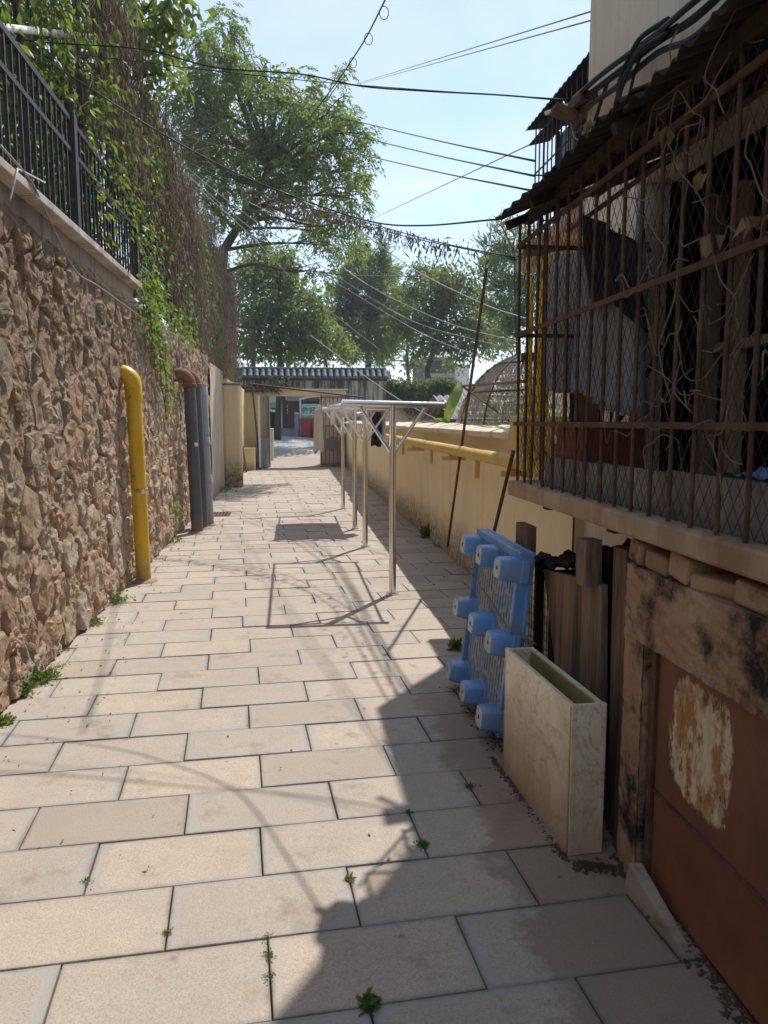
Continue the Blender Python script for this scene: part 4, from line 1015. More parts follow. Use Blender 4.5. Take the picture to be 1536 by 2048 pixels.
# weeds along the foot of the wall and in the joints
def tuft(pos, n_, spread, h, label, cat='weed', group=None):
    p = np.array(pos)[None] + np.stack([RNG.normal(size=n_) * spread * 0.4, RNG.normal(size=n_) * spread * 0.5, RNG.random(n_) * h * 0.5], 1)
    p[:, 2] = np.maximum(p[:, 2], 0.002)
    d = unit(np.stack([RNG.normal(size=n_) * 0.7, RNG.normal(size=n_) * 0.7, RNG.uniform(0.2, 1.2, n_)], 1))
    V, F_ = leaf_arrays(p, d, h * RNG.uniform(0.3, 0.7, n_), h * RNG.uniform(0.12, 0.3, n_))
    me = fast_mesh('weed', V - np.array(pos), F_)
    o = link_mesh('weed', me, MT['weed'], None, pos)
    return tag(o, label, cat, group)
WG = 'weeds along the foot of the stone wall'
wl_ = [((40, 1390), 170, 0.09, 0.11, 'tall leafy green weed at the wall foot nearest the camera'), ((85, 1360), 520, 0.08, 0.07, 'wide mat of green weed behind the tall weed at the wall foot'),
       ((120, 1335), 80, 0.07, 0.03, 'thin low weed spreading onto the slabs by the wall'), ((10, 1448), 130, 0.05, 0.06, 'green weed at the left picture edge by the wall'),
       ((185, 1250), 190, 0.10, 0.06, 'low weed strip between the mat and the yellow pipe'), ((235, 1205), 180, 0.14, 0.07, 'bushy weed just before the yellow pipe foot'), ((228, 1188), 120, 0.10, 0.08, 'weed in the corner left of the yellow pipe foot'),
       ((310, 1118), 60, 0.16, 0.05, 'small weed behind the yellow pipe foot'), ((340, 1085), 140, 0.2, 0.09, 'weed clump between the yellow pipe and the drain pipes'), ((135, 1300), 60, 0.04, 0.03, 'sparse weed among dry leaves by the wall'),
       ((452, 985), 60, 0.2, 0.14, 'weed at the foot of the ochre pillar')]
for (q, n_, sp, h, lb) in wl_: tuft(G(*q), n_, sp, h, lb, group=WG)
JG = 'weeds in the paving joints'
for (q, n_, sp, h, lb) in [((850, 1690), 90, 0.03, 0.035, 'weed in the joint left of the marble planter'), ((765, 2010), 160, 0.035, 0.05, 'bushy dark weed in the joint at the bottom edge'), ((712, 1755), 70, 0.03, 0.03, 'weed at the joint beside the awning shadow corner'),
                           ((826, 1635), 30, 0.02, 0.03, 'tiny weed in the joint above the planter weed'), ((185, 1770), 50, 0.03, 0.02, 'moss tuft in a joint at lower left'), ((352, 1860), 50, 0.03, 0.02, 'moss tuft in a joint at lower centre left'), ((522, 1900), 70, 0.035, 0.02, 'moss tuft in the joint at lower centre'),
                           ((525, 1965), 40, 0.03, 0.02, 'moss tuft below the lower centre joint'), ((610, 1868), 30, 0.04, 0.02, 'low weed in the cross joint at lower centre'), ((962, 1565), 60, 0.03, 0.03, 'weed in the joint before the planter corner'), ((912, 1300), 90, 0.03, 0.10, 'upright pale weed by the far corner of the blue pallet'),
                           ((855, 1075), 120, 0.06, 0.22, 'leafy weed climbing the foot of the ochre wall'), ((880, 1095), 60, 0.12, 0.06, 'low weed by the ochre wall foot behind the pallet')]:
    gq = G(*q)
    if h < 0.06:                                             # sits in the nearest joint
        cand = []
        for (c_, poly_, fl_) in cells[:120]:
            for (uu, vv) in ((-PU / 2, 0), (-PU / 2, -PW / 4), (-PU / 2, PW / 4), (-PU / 2, PW / 2), (0, PW / 2)):
                cand.append(c_ + E1 * uu + E2 * vv)
        best = min(cand, key=lambda t: (t[0] - gq.x) ** 2 + (t[1] - gq.y) ** 2); gq = Vector((best[0], best[1], -0.008)); sp *= 0.7
    tuft(gq, n_, sp, h, lb, group=JG)
n_ = 420                                                     # fallen leaf litter
pp = np.stack([RNG.uniform(-1.55, 1.7, n_), 2.2 + 12 * RNG.random(n_) ** 1.2, np.full(n_, 0.006)], 1)
pp[:200, 0] = -1.55 + np.abs(RNG.normal(size=200)) * 0.25
pp[200:300, 0] = XR - np.abs(RNG.normal(size=100)) * 0.2; pp[200:300, 1] += 3
pp[:, 0] = np.where((pp[:, 1] < 2.7) & (pp[:, 0] > 1.2), 0.9, pp[:, 0])
d = unit(np.stack([RNG.normal(size=n_), RNG.normal(size=n_), RNG.uniform(0, 0.3, n_)], 1))
V, F_ = leaf_arrays(pp, d, RNG.uniform(0.012, 0.035, n_), RNG.uniform(0.006, 0.016, n_), 0.2, 0)
o = leaf_obj('leaf_litter', V, F_, MT['deadleaf'], None, 'stuff'); tag(o, 'scattered dry leaf litter on the paving slabs', 'leaves')
# ------------------------------------------------------------------ gateway
GY = 26.2
gw = root('gate_wall', (0, GY, 0), 'ochre gateway wall with a wide square opening', 'gateway')
MB().bx(-1.62, -0.70, GY, GY + 0.35, -0.1, 2.48).build('left_jamb', MT['gate_yellow'], gw, bevel=0.015)
MB().bx(0.97, 1.84, GY, GY + 0.35, -0.1, 2.55).build('right_jamb', MT['gate_yellow'], gw, bevel=0.015)
MB().bx(-0.70, 0.97, GY + 0.004, GY + 0.346, 2.36, 2.55).build('lintel', MT['gate_yellow'], gw)
MB().bx(-1.66, 1.90, GY - 0.05, GY + 0.4, 2.552, 2.60).build('ledge', MT['cap'], gw, bevel=0.01)
b = MB(); b.sheet(lambda a, c: Vector((-1.62 + 2.0 * a, GY - 0.06 + 0.4 * c, 2.60 + 0.10 * math.sin(math.pi * c) * (1 - 0.7 * a) + 0.03 * vnoise(a * 20, c * 9))), 26, 6)
b.build('rubble_top', MT['soilheap'], gw)
MB().tube([AY(503, 768, 25.8), AY(728, 795, 25.8)], 0.028, 8).build('iron_pole', MT['iron'], label='slanting dark iron pole across the top of the gateway', cat='pole')
MB().tube([AY(504, 768, 25.6), (-1.02, 25.62, 0.0)], 0.03, 8).build('iron_pole', MT['rust_bar'], label='upright rusty pole beside the left gate leaf', cat='pole')
n_ = 420
p = np.stack([RNG.uniform(-1.75, -0.3, n_), RNG.uniform(25.9, 26.4, n_), 2.6 + RNG.random(n_) * 0.12], 1)
d = unit(np.stack([RNG.normal(size=n_) * 0.8, RNG.uniform(-1, 0.2, n_), RNG.normal(size=n_) * 0.5], 1))
V, F_ = leaf_arrays(p, d, RNG.uniform(0.08, 0.26, n_), RNG.uniform(0.015, 0.03, n_), 0.1, 0.6)
o = leaf_obj('dry_grass', V, F_, MT['dry'], None, 'stuff'); tag(o, 'dry grass hanging over the top left of the gateway', 'grass')
# left leaf, swung towards the camera
lf = root('gate_leaf', (-0.72, GY, 0), 'left dark metal gate leaf standing open, seen almost edge on', 'gate')
h0, h1 = Vector((-0.74, GY - 0.03, 0.06)), Vector((-1.0, 24.95, 0.06)); up = Vector((0, 0, 2.28))
for q in (h0, h1): MB().beam(q, q + up, 0.06).build('stile', MT['gate_pale' if q is h1 else 'gate_grey'], lf)
for z in (0.0, 0.9, 2.25): MB().beam(h0 + Vector((0, 0, z)), h1 + Vector((0, 0, z)), 0.04, 0.06).build('rail', MT['gate_grey'], lf)
b = MB(); b.prism([h0 + Vector((0, 0, 0.03)), h1 + Vector((0, 0, 0.03)), h1 + Vector((0, 0, 0.87)), h0 + Vector((0, 0, 0.87))], (0.012, 0, 0)); b.build('panel', MT['gate_grey'], lf)
for k in range(1, 8):
    q = h0.lerp(h1, k / 8); MB().tube([q + Vector((0, 0, 0.9)), q + up], 0.012, 6).build('bar', MT['gate_grey'], lf)
# right leaf, folded flat against the jamb
rf = root('gate_leaf', (1.4, GY - 0.2, 0), 'right barred gate leaf folded against the ochre jamb', 'gate')
x0, x1, yq = 1.0, 1.80, GY - 0.16
for x in (x0, x1): MB().beam((x, yq, 0.07), (x, yq, 2.40), 0.055).build('stile', MT['gate_grey'], rf)
for z in (0.10, 1.37, 2.32): MB().beam((x0, yq + 0.002, z), (x1, yq + 0.002, z), 0.04, 0.06).build('rail', MT['gate_grey'], rf)
for k in range(1, 6):
    x = x0 + (x1 - x0) * k / 6; MB().beam((x, yq, 0.1), (x, yq, 2.32), 0.03).build('bar', MT['gate_grey'], rf)
MB().tube([(1.36, yq - 0.06, 0.78), (1.36, yq - 0.03, 0.78)], 0.24, 22).build('round_plate', MT['gate_grey'], rf)
MB().bx(1.60, 1.78, yq - 0.05, yq - 0.03, 0.15, 0.98).build('lock_plate', MT['gate_grey'], rf)
# tiled wall above and behind
tw = root('tiled_wall', (0.8, 27.0, 0), 'stained grey wall capped with glossy grey roof tiles above the gateway', 'wall')
MB().bx(-1.62, -0.72, 26.8, 27.2, -0.1, 3.0).build('pier', MT['old_plaster'], tw)
MB().bx(0.99, 3.26, 26.8, 27.2, -0.1, 3.0).build('pier', MT['old_plaster'], tw)
MB().bx(-0.72, 0.99, 26.803, 27.197, 2.56, 3.0).build('beam', MT['old_plaster'], tw)
MB().bx(-1.66, 3.3, 26.74, 27.26, 2.90, 2.98).build('eave_board', MT['tile_dark'], tw)
tm = MB()
n = 7
prof = [(0.085 * math.cos(math.pi * k / n), 0.085 * math.sin(math.pi * k / n)) for k in range(n + 1)]
V = []
for (yy_, zz_) in ((0, 0), (0.19, 0.15)):
    for (a, c) in prof: V.append((a * (1.0 if yy_ == 0 else 0.85), yy_, zz_ + c))
tm.add(V, [(k, k + 1, n + 2 + k, n + 1 + k) for k in range(n)] + [tuple(range(n, -1, -1))])
tme = tm.mesh('roof_tile', smooth=False); tme.materials.append(MT['tile'])
for i in range(24):
    for j in range(2):
        link_mesh('roof_tile', tme, None, tw, (-1.55 + 0.208 * i - 0.8, 26.66 + 0.17 * j - 27.0, 2.985 + 0.145 * j))
pm = MB().box((0, 0, 0), (0.20, 0.48, 0.02), (rad(37), 0, 0)).mesh('pan_tile'); pm.materials.append(MT['tile_dark'])
for i in range(25): link_mesh('pan_tile', pm, None, tw, (-1.66 + 0.208 * i - 0.8, 26.86 - 27.0, 3.10))
MB().bx(-1.66, 3.3, 26.95, 27.12, 3.27, 3.36).build('ridge', MT['tile'], tw, bevel=0.03)
b = MB(); b.add([(-1.66, 27.1, 3.3), (3.3, 27.1, 3.3), (3.3, 27.5, 2.99), (-1.66, 27.5, 2.99)], [(0, 1, 2, 3)]); b.build('back_slope', MT['tile_dark'], tw)
# small bush on the eave
n_ = 260
p = np.stack([RNG.normal(size=n_) * 0.22 - 0.35, 26.6 + RNG.normal(size=n_) * 0.1, 2.75 + RNG.normal(size=n_) * 0.13], 1)
V, F_ = leaf_arrays(p, unit(RNG.normal(size=(n_, 3))), RNG.uniform(0.05, 0.11, n_), RNG.uniform(0.03, 0.06, n_))
o = leaf_obj('eave_shrub', V, F_, MT['weed'], None); tag(o, 'small sunlit shrub sprouting under the roof tiles over the gateway', 'shrub')

# ------------------------------------------------------------------ beyond the gate: road edge, bins, brick shop
YB = 34.6
zl = 0.80
kb = MB(); kb.prism([AY(535, 868, 34.0), AY(700, 893, 34.0), AY(700, 902, 34.0), AY(535, 877, 34.0)], (0, 0.16, 0)); kb.build('kerb', MT['kerb'], label='dark kerb along the far side of the road', cat='kerb')
stp = root('shop_steps', (-0.5, 34.4, 0.8), 'grey concrete steps below the brick shop', 'steps')
for k, (y0, y1) in enumerate(((868, 877), (860, 868), (856, 861))):
    a_, c_ = AY(536, y0, 34.3 + 0.3 * k), AY(591, y1 + 4, 34.3 + 0.3 * k)
    MB().bx(a_.x, c_.x - 0.002 * k, a_.y, a_.y + 0.31, c_.z - 0.06, a_.z).build('step', MT['step'], stp)
sh = root('brick_shop', (0.2, 35.6, 0.8), 'red brick shop front with dark doorway seen through the gateway', 'building')
a_, c_ = AY(561, 770, 35.6), AY(720, 875, 35.6)
MB().bx(a_.x, c_.x, 35.6, 38.5, 0.5, 3.9).build('wall', MT['brick'], sh)
d0, d1 = AY(470, 770, 35.7), AY(562, 862, 35.7)
MB().bx(d0.x, d1.x, 35.9, 36.0, 0.5, 3.9).build('dark_doorway', MT['dark'], sh)  # flat near-black panel stands in for the unlit doorway
q0, q1 = AY(601, 782, 35.5), AY(720, 803, 35.5)
MB().bx(q0.x - 0.6, q1.x, 35.35, 35.59, q1.z, q0.z + 0.2).build('grey_fascia', MT['step'], sh)
w0, w1 = AY(560, 780, 35.5), AY(563, 862, 35.5)
MB().bx(w0.x - 0.02, w0.x + 0.09, 35.45, 35.58, w1.z - 0.3, w0.z + 0.3).build('white_post', MT['white'], sh)
c0, c1 = AY(571, 782, 35.4), AY(573, 828, 35.4)
MB().bx(c0.x, c0.x + 0.045, 35.4, 35.45, AY(571, 800, 35.4).z, c0.z + 0.2).build('hanging_strip', MT['white'], sh)
for yk in (812, 820, 826):
    q = AY(574, yk, 35.4); MB().bx(q.x, q.x + 0.03, 35.4, 35.43, q.z - 0.05, q.z + 0.06).build('hanging_charm', MT['white'], sh)
MT['sign_l'] = sign_mat('blue green sign print', (0.16, 0.36, 0.50), (0.25, 0.36, 0.12), (0.36, 0.42, 0.22), AY(545, 815, 35.5).z, AY(545, 785, 35.5).z)
s0, s1 = AY(500, 780, 35.5), AY(559, 816, 35.5)
sg = root('shop_sign', (s0.x, 35.5, s1.z), 'blue green sign board above the dark doorway', 'sign')
MB().bx(s0.x, s1.x, 35.5, 35.56, s1.z, s0.z).build('board', MT['sign_l'], sg)
for k, xk in enumerate((541, 547, 553)):
    q = AY(xk, 800, 35.49)
    MB().bx(q.x, q.x + 0.03, 35.485, 35.497, q.z - 0.16, q.z + 0.1).bx(q.x - 0.03, q.x + 0.07, 35.485, 35.497, q.z - 0.03 + 0.02 * k, q.z + 0.0 + 0.02 * k).build('mark', MT['white'], sg)
b = MB(); b.sheet(lambda a, c: AY(538 + 21 * a, 817 + 5 * c + 2.5 * math.sin(math.pi * a), 35.45 - 0.25 * c), 8, 3); b.build('awning_cloth', MT['white_cloth'], sg, solid=0.01)
# bollard / stand pipe
q = AY(594, 877, 34.3)
bo = root('road_bollard', q, 'slate blue bollard beside the waste bins', 'bollard')
MB().tube([q, AY(593, 828, 34.3)], 0.095, 14).build('shaft', MT['bollard'], bo, auto=50)
tq = AY(593, 828, 34.3); MB().tube([tq, tq + Vector((0, 0, 0.05)), tq + Vector((0, 0, 0.08))], [0.10, 0.09, 0.03], 14).build('cap', MT['white'], bo, smooth=True)
# bin shelter
q0 = AY(600, 800, 34.6); q1 = AY(672, 878, 34.6)
bs_ = root('bin_shelter', (q0.x + 0.5, 34.6, q1.z), 'white framed bin shelter with teal waste sorting sign', 'shelter')
MB().bx(q0.x - 0.03, q0.x + 0.05, 34.55, 34.63, q1.z, q0.z).build('post', MT['white'], bs_)
MB().bx(q1.x - 0.04, q1.x + 0.04, 34.55, 34.63, q1.z, q0.z).build('post', MT['white'], bs_)
b = MB(); b.sheet(lambda a, c: Vector((q0.x - 0.05 + (q1.x - q0.x + 0.1) * a, 34.45 + 0.9 * c, q0.z - 0.02 + 0.16 * math.sin(math.pi * min(1, a * 1.0)) + 0.1 * c)), 12, 2); b.build('roof', MT['white'], bs_, solid=0.03)
z0, z1 = AY(620, 846, 34.6).z, AY(620, 808, 34.6).z
MT['sign_r'] = sign_mat('waste sign print', (0.32, 0.62, 0.60), (0.20, 0.40, 0.10), (0.42, 0.46, 0.34), z0, z1)
MB().bx(q0.x + 0.07, q1.x - 0.06, 34.58, 34.61, z0, z1).build('sign_panel', MT['sign_r'], bs_)
MB().bx(q0.x + 0.06, q1.x - 0.05, 35.2, 35.24, q1.z, z1).build('back_panel', MT['dark_house'], bs_)
cu = bpy.data.curves.new('sign_text', 'FONT'); cu.body = '做好垃圾'; cu.size = 0.30; cu.align_x = 'LEFT'; cu.extrude = 0.004; cu.offset = 0.006; cu.space_character = 1.08
to = bpy.data.objects.new('sign_text', cu); COL.objects.link(to)
bpy.context.view_layer.update()
tme_ = bpy.data.meshes.new_from_object(to.evaluated_get(bpy.context.evaluated_depsgraph_get()))
bpy.data.objects.remove(to)
qt = AY(601, 823, 34.57)
tx = link_mesh('sign_text', tme_, None, bs_, Vector((q0.x + 0.08, 34.572, qt.z - 0.06)) - wloc(bs_))
tx.rotation_euler = (rad(90), 0, 0); tme_.materials.clear(); tme_.materials.append(surf('dark teal lettering', [(0.3, (0.03, 0.16, 0.17)), (0.7, (0.04, 0.2, 0.2))], 3, 0.6, bump=0))
def red_bin(px, label):
    c = AY(px, 878, 34.5); h = 0.92
    r = root('waste_bin', c, label, 'waste bin', 'red waste bins under the shelter')
    b = MB(); w0_, w1_ = 0.19, 0.235
    V = [(sx * w, sy * w * 1.1, z) for (z, w) in ((0.06, w0_), (h - 0.1, w1_)) for sx, sy in ((-1, -1), (1, -1), (1, 1), (-1, 1))]
    b.add([Vector(v) + c for v in V], [(3, 2, 1, 0), (4, 5, 6, 7)] + [(i, (i + 1) % 4, 4 + (i + 1) % 4, 4 + i) for i in range(4)]); b.build('body', MT['bin'], r, bevel=0.03)
    MB().box(c + Vector((0, 0, h - 0.06)), (0.50, 0.56, 0.07), (rad(4), 0, 0)).build('lid', MT['bin'], r, bevel=0.025)
    for s_ in (-1, 1): MB().tube([c + Vector((s_ * 0.2 - 0.02, 0.2, 0.07)), c + Vector((s_ * 0.2 + 0.02, 0.2, 0.07))], 0.07, 10).build('wheel', MT['dark'], r)
red_bin(612, 'left red wheeled waste bin under the teal sign'); red_bin(634, 'right red wheeled waste bin under the teal sign')
up_ = root('utility_pole', (-2.0, 31.5, 0.5), 'thin dark utility pole with cross arm behind the dried vines', 'utility pole')
q = AY(505, 640, 31.5); MB().tube([(q.x, 31.5, 0.3), (q.x, 31.5, q.z)], 0.09, 8).build('pole', MT['bark'], up_)
for zk in (0.25, 0.7): MB().bx(q.x - 0.55, q.x + 0.55, 31.4, 31.5, q.z - zk - 0.08, q.z - zk).build('cross_arm', MT['bark'], up_)
q = AY(541, 857, 28.2); MB().bx(q.x - 0.12, q.x + 0.09, 28.0, 29.4, 0.0, q.z).build('low_wall', MT['cap'], bevel=0.02, label='low pale wall end just inside the gateway on the left', cat='wall')

# ------------------------------------------------------------------ yard and houses behind the right wall
lw = root('low_tiled_wall', (4.6, 29, 0), 'lower wall with dark tiled top under hanging creeper right of the gateway', 'wall')
MB().bx(3.3, 6.0, 28.9, 29.2, -0.1, 2.3).build('wall', MT['house'], lw)
b = MB(); b.prism([(3.28, 28.6, 2.30), (3.28, 29.05, 2.86), (3.28, 29.5, 2.30)], (2.74, 0, 0)); b.build('roof', MT['tile_dark'], lw)
rm = MB().tube([(0, 0, 0), (0, 0.43, 0.54)], 0.05, 6).mesh('roof_tile'); rm.materials.append(MT['tile_dark'])
for k in range(15): link_mesh('roof_tile', rm, None, lw, (3.4 + 0.18 * k - 4.6, 28.6 - 29, 2.33))
n_ = 3200
x = RNG.uniform(3.2, 6.1, n_); t = RNG.random(n_)
p = np.stack([x, 28.5 + RNG.normal(size=n_) * 0.12, 2.95 - t ** 1.4 * (0.75 + 0.5 * np.sin(x * 3.1)) + RNG.normal(size=n_) * 0.1], 1)
V, F_ = leaf_arrays(p, unit(RNG.normal(size=(n_, 3)) + np.array([0, -0.5, -0.6])), RNG.uniform(0.08, 0.17, n_), RNG.uniform(0.05, 0.09, n_))
cr = root('roof_creeper', (4.6, 28.5, 2.0), 'dark creeper spilling over the low tiled wall', 'creeper'); leaf_obj('leaves', V, F_, MT['leaf_dark'], cr, 'stuff')
def shed(name, label, x0, x1, y0, y1, zw, zr, wall, roof, corr=0.16):
    s_ = root(name, ((x0 + x1) / 2, (y0 + y1) / 2, 0), label, 'building')
    MB().bx(x0 + 0.2, x1 - 0.2, y0 + 0.25, y1 - 0.2, -0.1, zw - 0.05).build('walls', MT[wall], s_)
    n = int((x1 - x0) / corr * 4); ym = (y0 + y1) / 2
    for (ya, za, yb_, zb_, nm) in ((y0, zw, ym, zr, 'roof'), (ym, zr, y1, zw, 'roof')):
        b = MB(); b.sheet(lambda a, c: Vector((x0 + (x1 - x0) * a, ya + (yb_ - ya) * c, za + (zb_ - za) * c + 0.025 * math.cos(a * n / 4 * 2 * math.pi))), n, 1)
        b.build(nm, MT[roof], s_, solid=0.012)
    return s_
shed('corrugated_shed', 'nearer shed with grey corrugated roof just behind the ochre wall', 3.2, 9.0, 15.5, 19.5, 1.58, 2.12, 'dark_house', 'asphalt_roof')
MB().bx(3.1, 9.1, 15.3, 15.5, 1.42, 1.60).build('eave_beam', MT['dark_house'], label='dark eave beam along the nearer corrugated shed', cat='beam')
shed('corrugated_shed', 'farther shed with grey corrugated roof under the evergreen', 5.6, 10.5, 27.5, 31.0, 2.15, 2.85, 'house', 'asphalt_roof')
hb = root('far_house', (10.3, 52, 0), 'dark square house with white side wall far behind the evergreen', 'building')
q0, q1 = AY(853, 722, 52), AY(906, 772, 52)
MB().bx(q0.x, q1.x, 52, 58, 0, q0.z).build('wall', MT['dark_house'], hb)
MB().bx(q0.x - 0.2, q1.x + 0.1, 51.8, 58.2, q0.z, q0.z + 0.25).build('roof_slab', MT['kerb'], hb)
MB().bx(q0.x - 0.2, q1.x + 0.1, 51.9, 51.99, AY(880, 755, 52).z, AY(880, 750, 52).z + 0.1).build('balcony_edge', MT['step'], hb)
MB().bx(q1.x + 0.12, q1.x + 1.1, 52, 58, 0, q0.z - 0.2).build('side_wall', MT['white'], hb)
# banana plant
bp_ = root('banana_plant', (3.05, 15.0, 0), 'banana plant with one broad leaf rising above the ochre wall', 'plant')
MB().tube([(3.05, 15.0, -0.1), (3.05, 15.0, 0.9), AY(893, 845, 15)], [0.07, 0.06, 0.03], 8).build('stem', MT['leaf_vine'], bp_, smooth=True)
def bleaf(pts, w):
    P = curve_pts(pts, 10); n = len(P) - 1
    b = MB()
    def fn(u_, v_):
        i = min(n, int(round(v_ * n))); p = P[i]; ww = w * math.sin(math.pi * min(1, 0.06 + v_ * 0.92)) ** 0.7 + 0.01
        s_ = (u_ - 0.5) * 2
        return p + Vector((s_ * ww, 0.15 * abs(s_) * ww, 0.28 * abs(s_) * ww + 0.012 * math.sin(v_ * 60 + s_ * 4)))
    b.sheet(fn, 6, n); b.build('leaf', MT['banana'], bp_, smooth=True)
bleaf([AY(893, 845, 15), AY(902, 815, 15), AY(915, 785, 15.1), AY(920, 765, 15.3)], 0.11)
bleaf([AY(893, 845, 15), AY(880, 840, 14.9), AY(868, 838, 14.8)], 0.08)
# arched vine frame behind the wall
va = root('vine_arch', (2.6, 9.6, 0), 'rounded wire net dome covered in pale dried tendrils behind the ochre wall', 'vine frame')
DC = AY(1062, 850, 10.2); DC.z = 1.35; RXd, RYd, RZd = 0.98, 1.5, 1.12      # rounded netted dome
def dome(th, ph): return Vector((DC.x - RXd * math.cos(ph) * math.cos(th), DC.y + RYd * math.cos(ph) * math.sin(th), DC.z + RZd * math.sin(ph)))
for k in range(7):
    th = rad(-90 + 30 * k); MB().tube([dome(th, rad(88 * i / 12)) for i in range(13)], 0.011, 6).build('hoop', MT['rust_bar'], va)
for ph in (0, 32, 60): MB().tube([dome(rad(-100 + 10 * k), rad(ph)) for k in range(21)], 0.011, 6).build('purlin', MT['rust_bar'], va)
for th in (-90, 0, 90):
    q = dome(rad(th), 0); MB().tube([(q.x, q.y, -0.1), q], 0.02, 6).build('leg', MT['rust_bar'], va)
q = AX(905, 785, 1.95); MB().tube([(1.98, 6.5, q.z), AX(925, 772, 2.2), dome(rad(-60), rad(5))], 0.016, 6).build('tie_bar', MT['rust_bar'], va)
b = MB()
for k in range(40): b.tube([dome(rad(-100 + 5 * k), rad(88 * i / 10)) for i in range(11)], 0.003, 3, cap=False)
for k in range(16): b.tube([dome(rad(-100 + 8 * i), rad(5.5 * k)) for i in range(26)], 0.003, 3, cap=False)
b.build('netting', MT['cable_grey'], va, kind='stuff')
n_ = 11000
th = np.radians(RNG.uniform(-105, 100, n_)); ph = np.radians(np.clip(np.round(RNG.uniform(-8, 86, n_) / 5.5) * 5.5 + RNG.normal(size=n_) * 0.7, -8, 88))
th = np.where(np.sin(th * 9) > 0.86, th + 0.06, th)
pos = np.stack([DC.x - RXd * np.cos(ph) * np.cos(th), DC.y + RYd * np.cos(ph) * np.sin(th), DC.z + RZd * np.sin(ph)], 1)
d = unit(np.stack([RNG.normal(size=n_) * 0.35, RNG.normal(size=n_) * 0.35, -np.ones(n_)], 1))
V, F_ = leaf_arrays(pos, d, RNG.uniform(0.03, 0.085, n_), RNG.uniform(0.010, 0.022, n_), 0.3)
MT['drygrey'] = surf('grey dried tendril', [(0.3, (0.36, 0.34, 0.30)), (0.7, (0.60, 0.57, 0.50))], 4, 0.95, bump=0, world=True, jit=0)
leaf_obj('dried_tendrils', V, F_, MT['drygrey'], va, 'stuff')
n_ = 3000
pos = np.array([3.5, 11.6, 1.5])[None] + RNG.normal(size=(n_, 3)) * np.array([0.35, 0.7, 0.32])
V, F_ = leaf_arrays(pos, unit(RNG.normal(size=(n_, 3))), RNG.uniform(0.05, 0.09, n_), RNG.uniform(0.02, 0.04, n_))
sb = root('garden_shrub', (3.3, 11.4, 0), 'green shrub growing beside the netted dome', 'shrub'); leaf_obj('leaves', V, F_, MT['leaf_far'], sb, 'stuff')
MB().tube([(3.3, 11.4, -0.1), (3.35, 11.4, 1.9)], 0.04, 6).build('stem', MT['bark'], sb)
# ------------------------------------------------------------------ right-hand ochre wall
ow = root('ochre_wall', (1.93, 15, 0), 'long ochre painted boundary wall along the right side', 'wall')
b = MB(); b.sheet(lambda a, c: Vector((1.835 + 0.012 * vnoise(a * 16, c * 2), 4.9 + 21.3 * a, -0.05 + 1.49 * c)), 80, 8); b.bx(1.86, 2.05, 4.9, 26.2, -0.1, 1.44)
b.build('body', MT['yellow_wall'], ow, smooth=False)
y = 4.9
while y < 26.0:
    L = random.uniform(0.24, 0.36); z = 1.545 + random.uniform(-0.012, 0.012); e = random.uniform(-0.015, 0.015)
    b = MB(); b.prism([(1.745 + e, y, 1.435), (1.74 + e, y, 1.49), (1.94, y, z), (2.14, y, 1.49), (2.135, y, 1.435)], (0, L - 0.004, 0)); b.build('cap_stone', MT['cap'], ow, bevel=0.012)
    y += L
# gas main on brackets
gm = root('gas_main', (1.68, 10.5, 1.28), 'horizontal dull yellow gas main on brackets along the ochre wall', 'pipe')
MB().tube([(1.68, 4.6, 1.27), (1.68, 5.6, 1.275), (1.68, 16.3, 1.29)], 0.055, 16).build('pipe', MT['gas_yellow_dull'], gm, auto=40)
MB().tube([(1.68, 16.3, 1.29), (1.70, 16.36, 1.29), (1.80, 16.38, 1.29), (1.9, 16.38, 1.29)], 0.055, 12).build('elbow', MT['gas_yellow_dull'], gm, auto=40)
for k, yk in enumerate((5.75, 8.1, 10.6, 13.2)):
    MB().bx(1.58, 1.84, yk - 0.022, yk + 0.022, 1.165, 1.21).build('bracket_arm', MT['gas_yellow_dull'], gm)
    MB().bx(1.66, 1.70, yk - 0.02, yk + 0.02, 1.212, 1.24).build('saddle', MT['gas_yellow_dull'], gm)
    MB().bx(1.80, 1.845, yk - 0.62, yk - 0.58, 1.02, 1.20).build('bracket_leg', MT['gas_yellow_dull'], gm)
rs = root('gas_riser', (1.72, 5.28, 1.2), 'upright ochre yellow gas riser behind the cage', 'pipe')
MB().tube([(1.72, 5.22, 1.20), (1.72, 5.26, 2.62), (1.74, 5.26, 2.68), (1.86, 5.26, 2.70), (1.93, 5.26, 2.70)], 0.046, 14).build('riser', MT['gas_yellow'], rs, auto=40)
MB().tube([(1.60, 5.12, 1.20), (1.60, 5.15, 2.55)], 0.016, 10).build('side_riser', MT['gas_yellow'], rs, auto=40)
MB().bx(1.52, 1.88, 5.06, 5.34, 1.38, 1.62).build('meter_box', MT['gas_yellow_dull'], rs, bevel=0.03)
for z in (2.0, 2.7): MB().bx(1.58, 1.9, 5.23, 5.28, z, z + 0.05).build('clamp', MT['rust_bar'], rs)
# two rusty poles leaning on the wall
MB().tube([AX(895, 1093, 1.71), AX(970, 560, 1.71), AX(973, 535, 1.71)], 0.014, 8).build('rusty_pole', MT['rust_bar'], label='long thin rusty pole slanting up across the ochre wall', cat='pole')
MB().tube([AX(983, 1085, 1.60), AX(1032, 880, 1.60)], 0.015, 8).build('rusty_pole', MT['rust_bar'], label='short rusty pole leaning beside the corner of the cage', cat='pole')

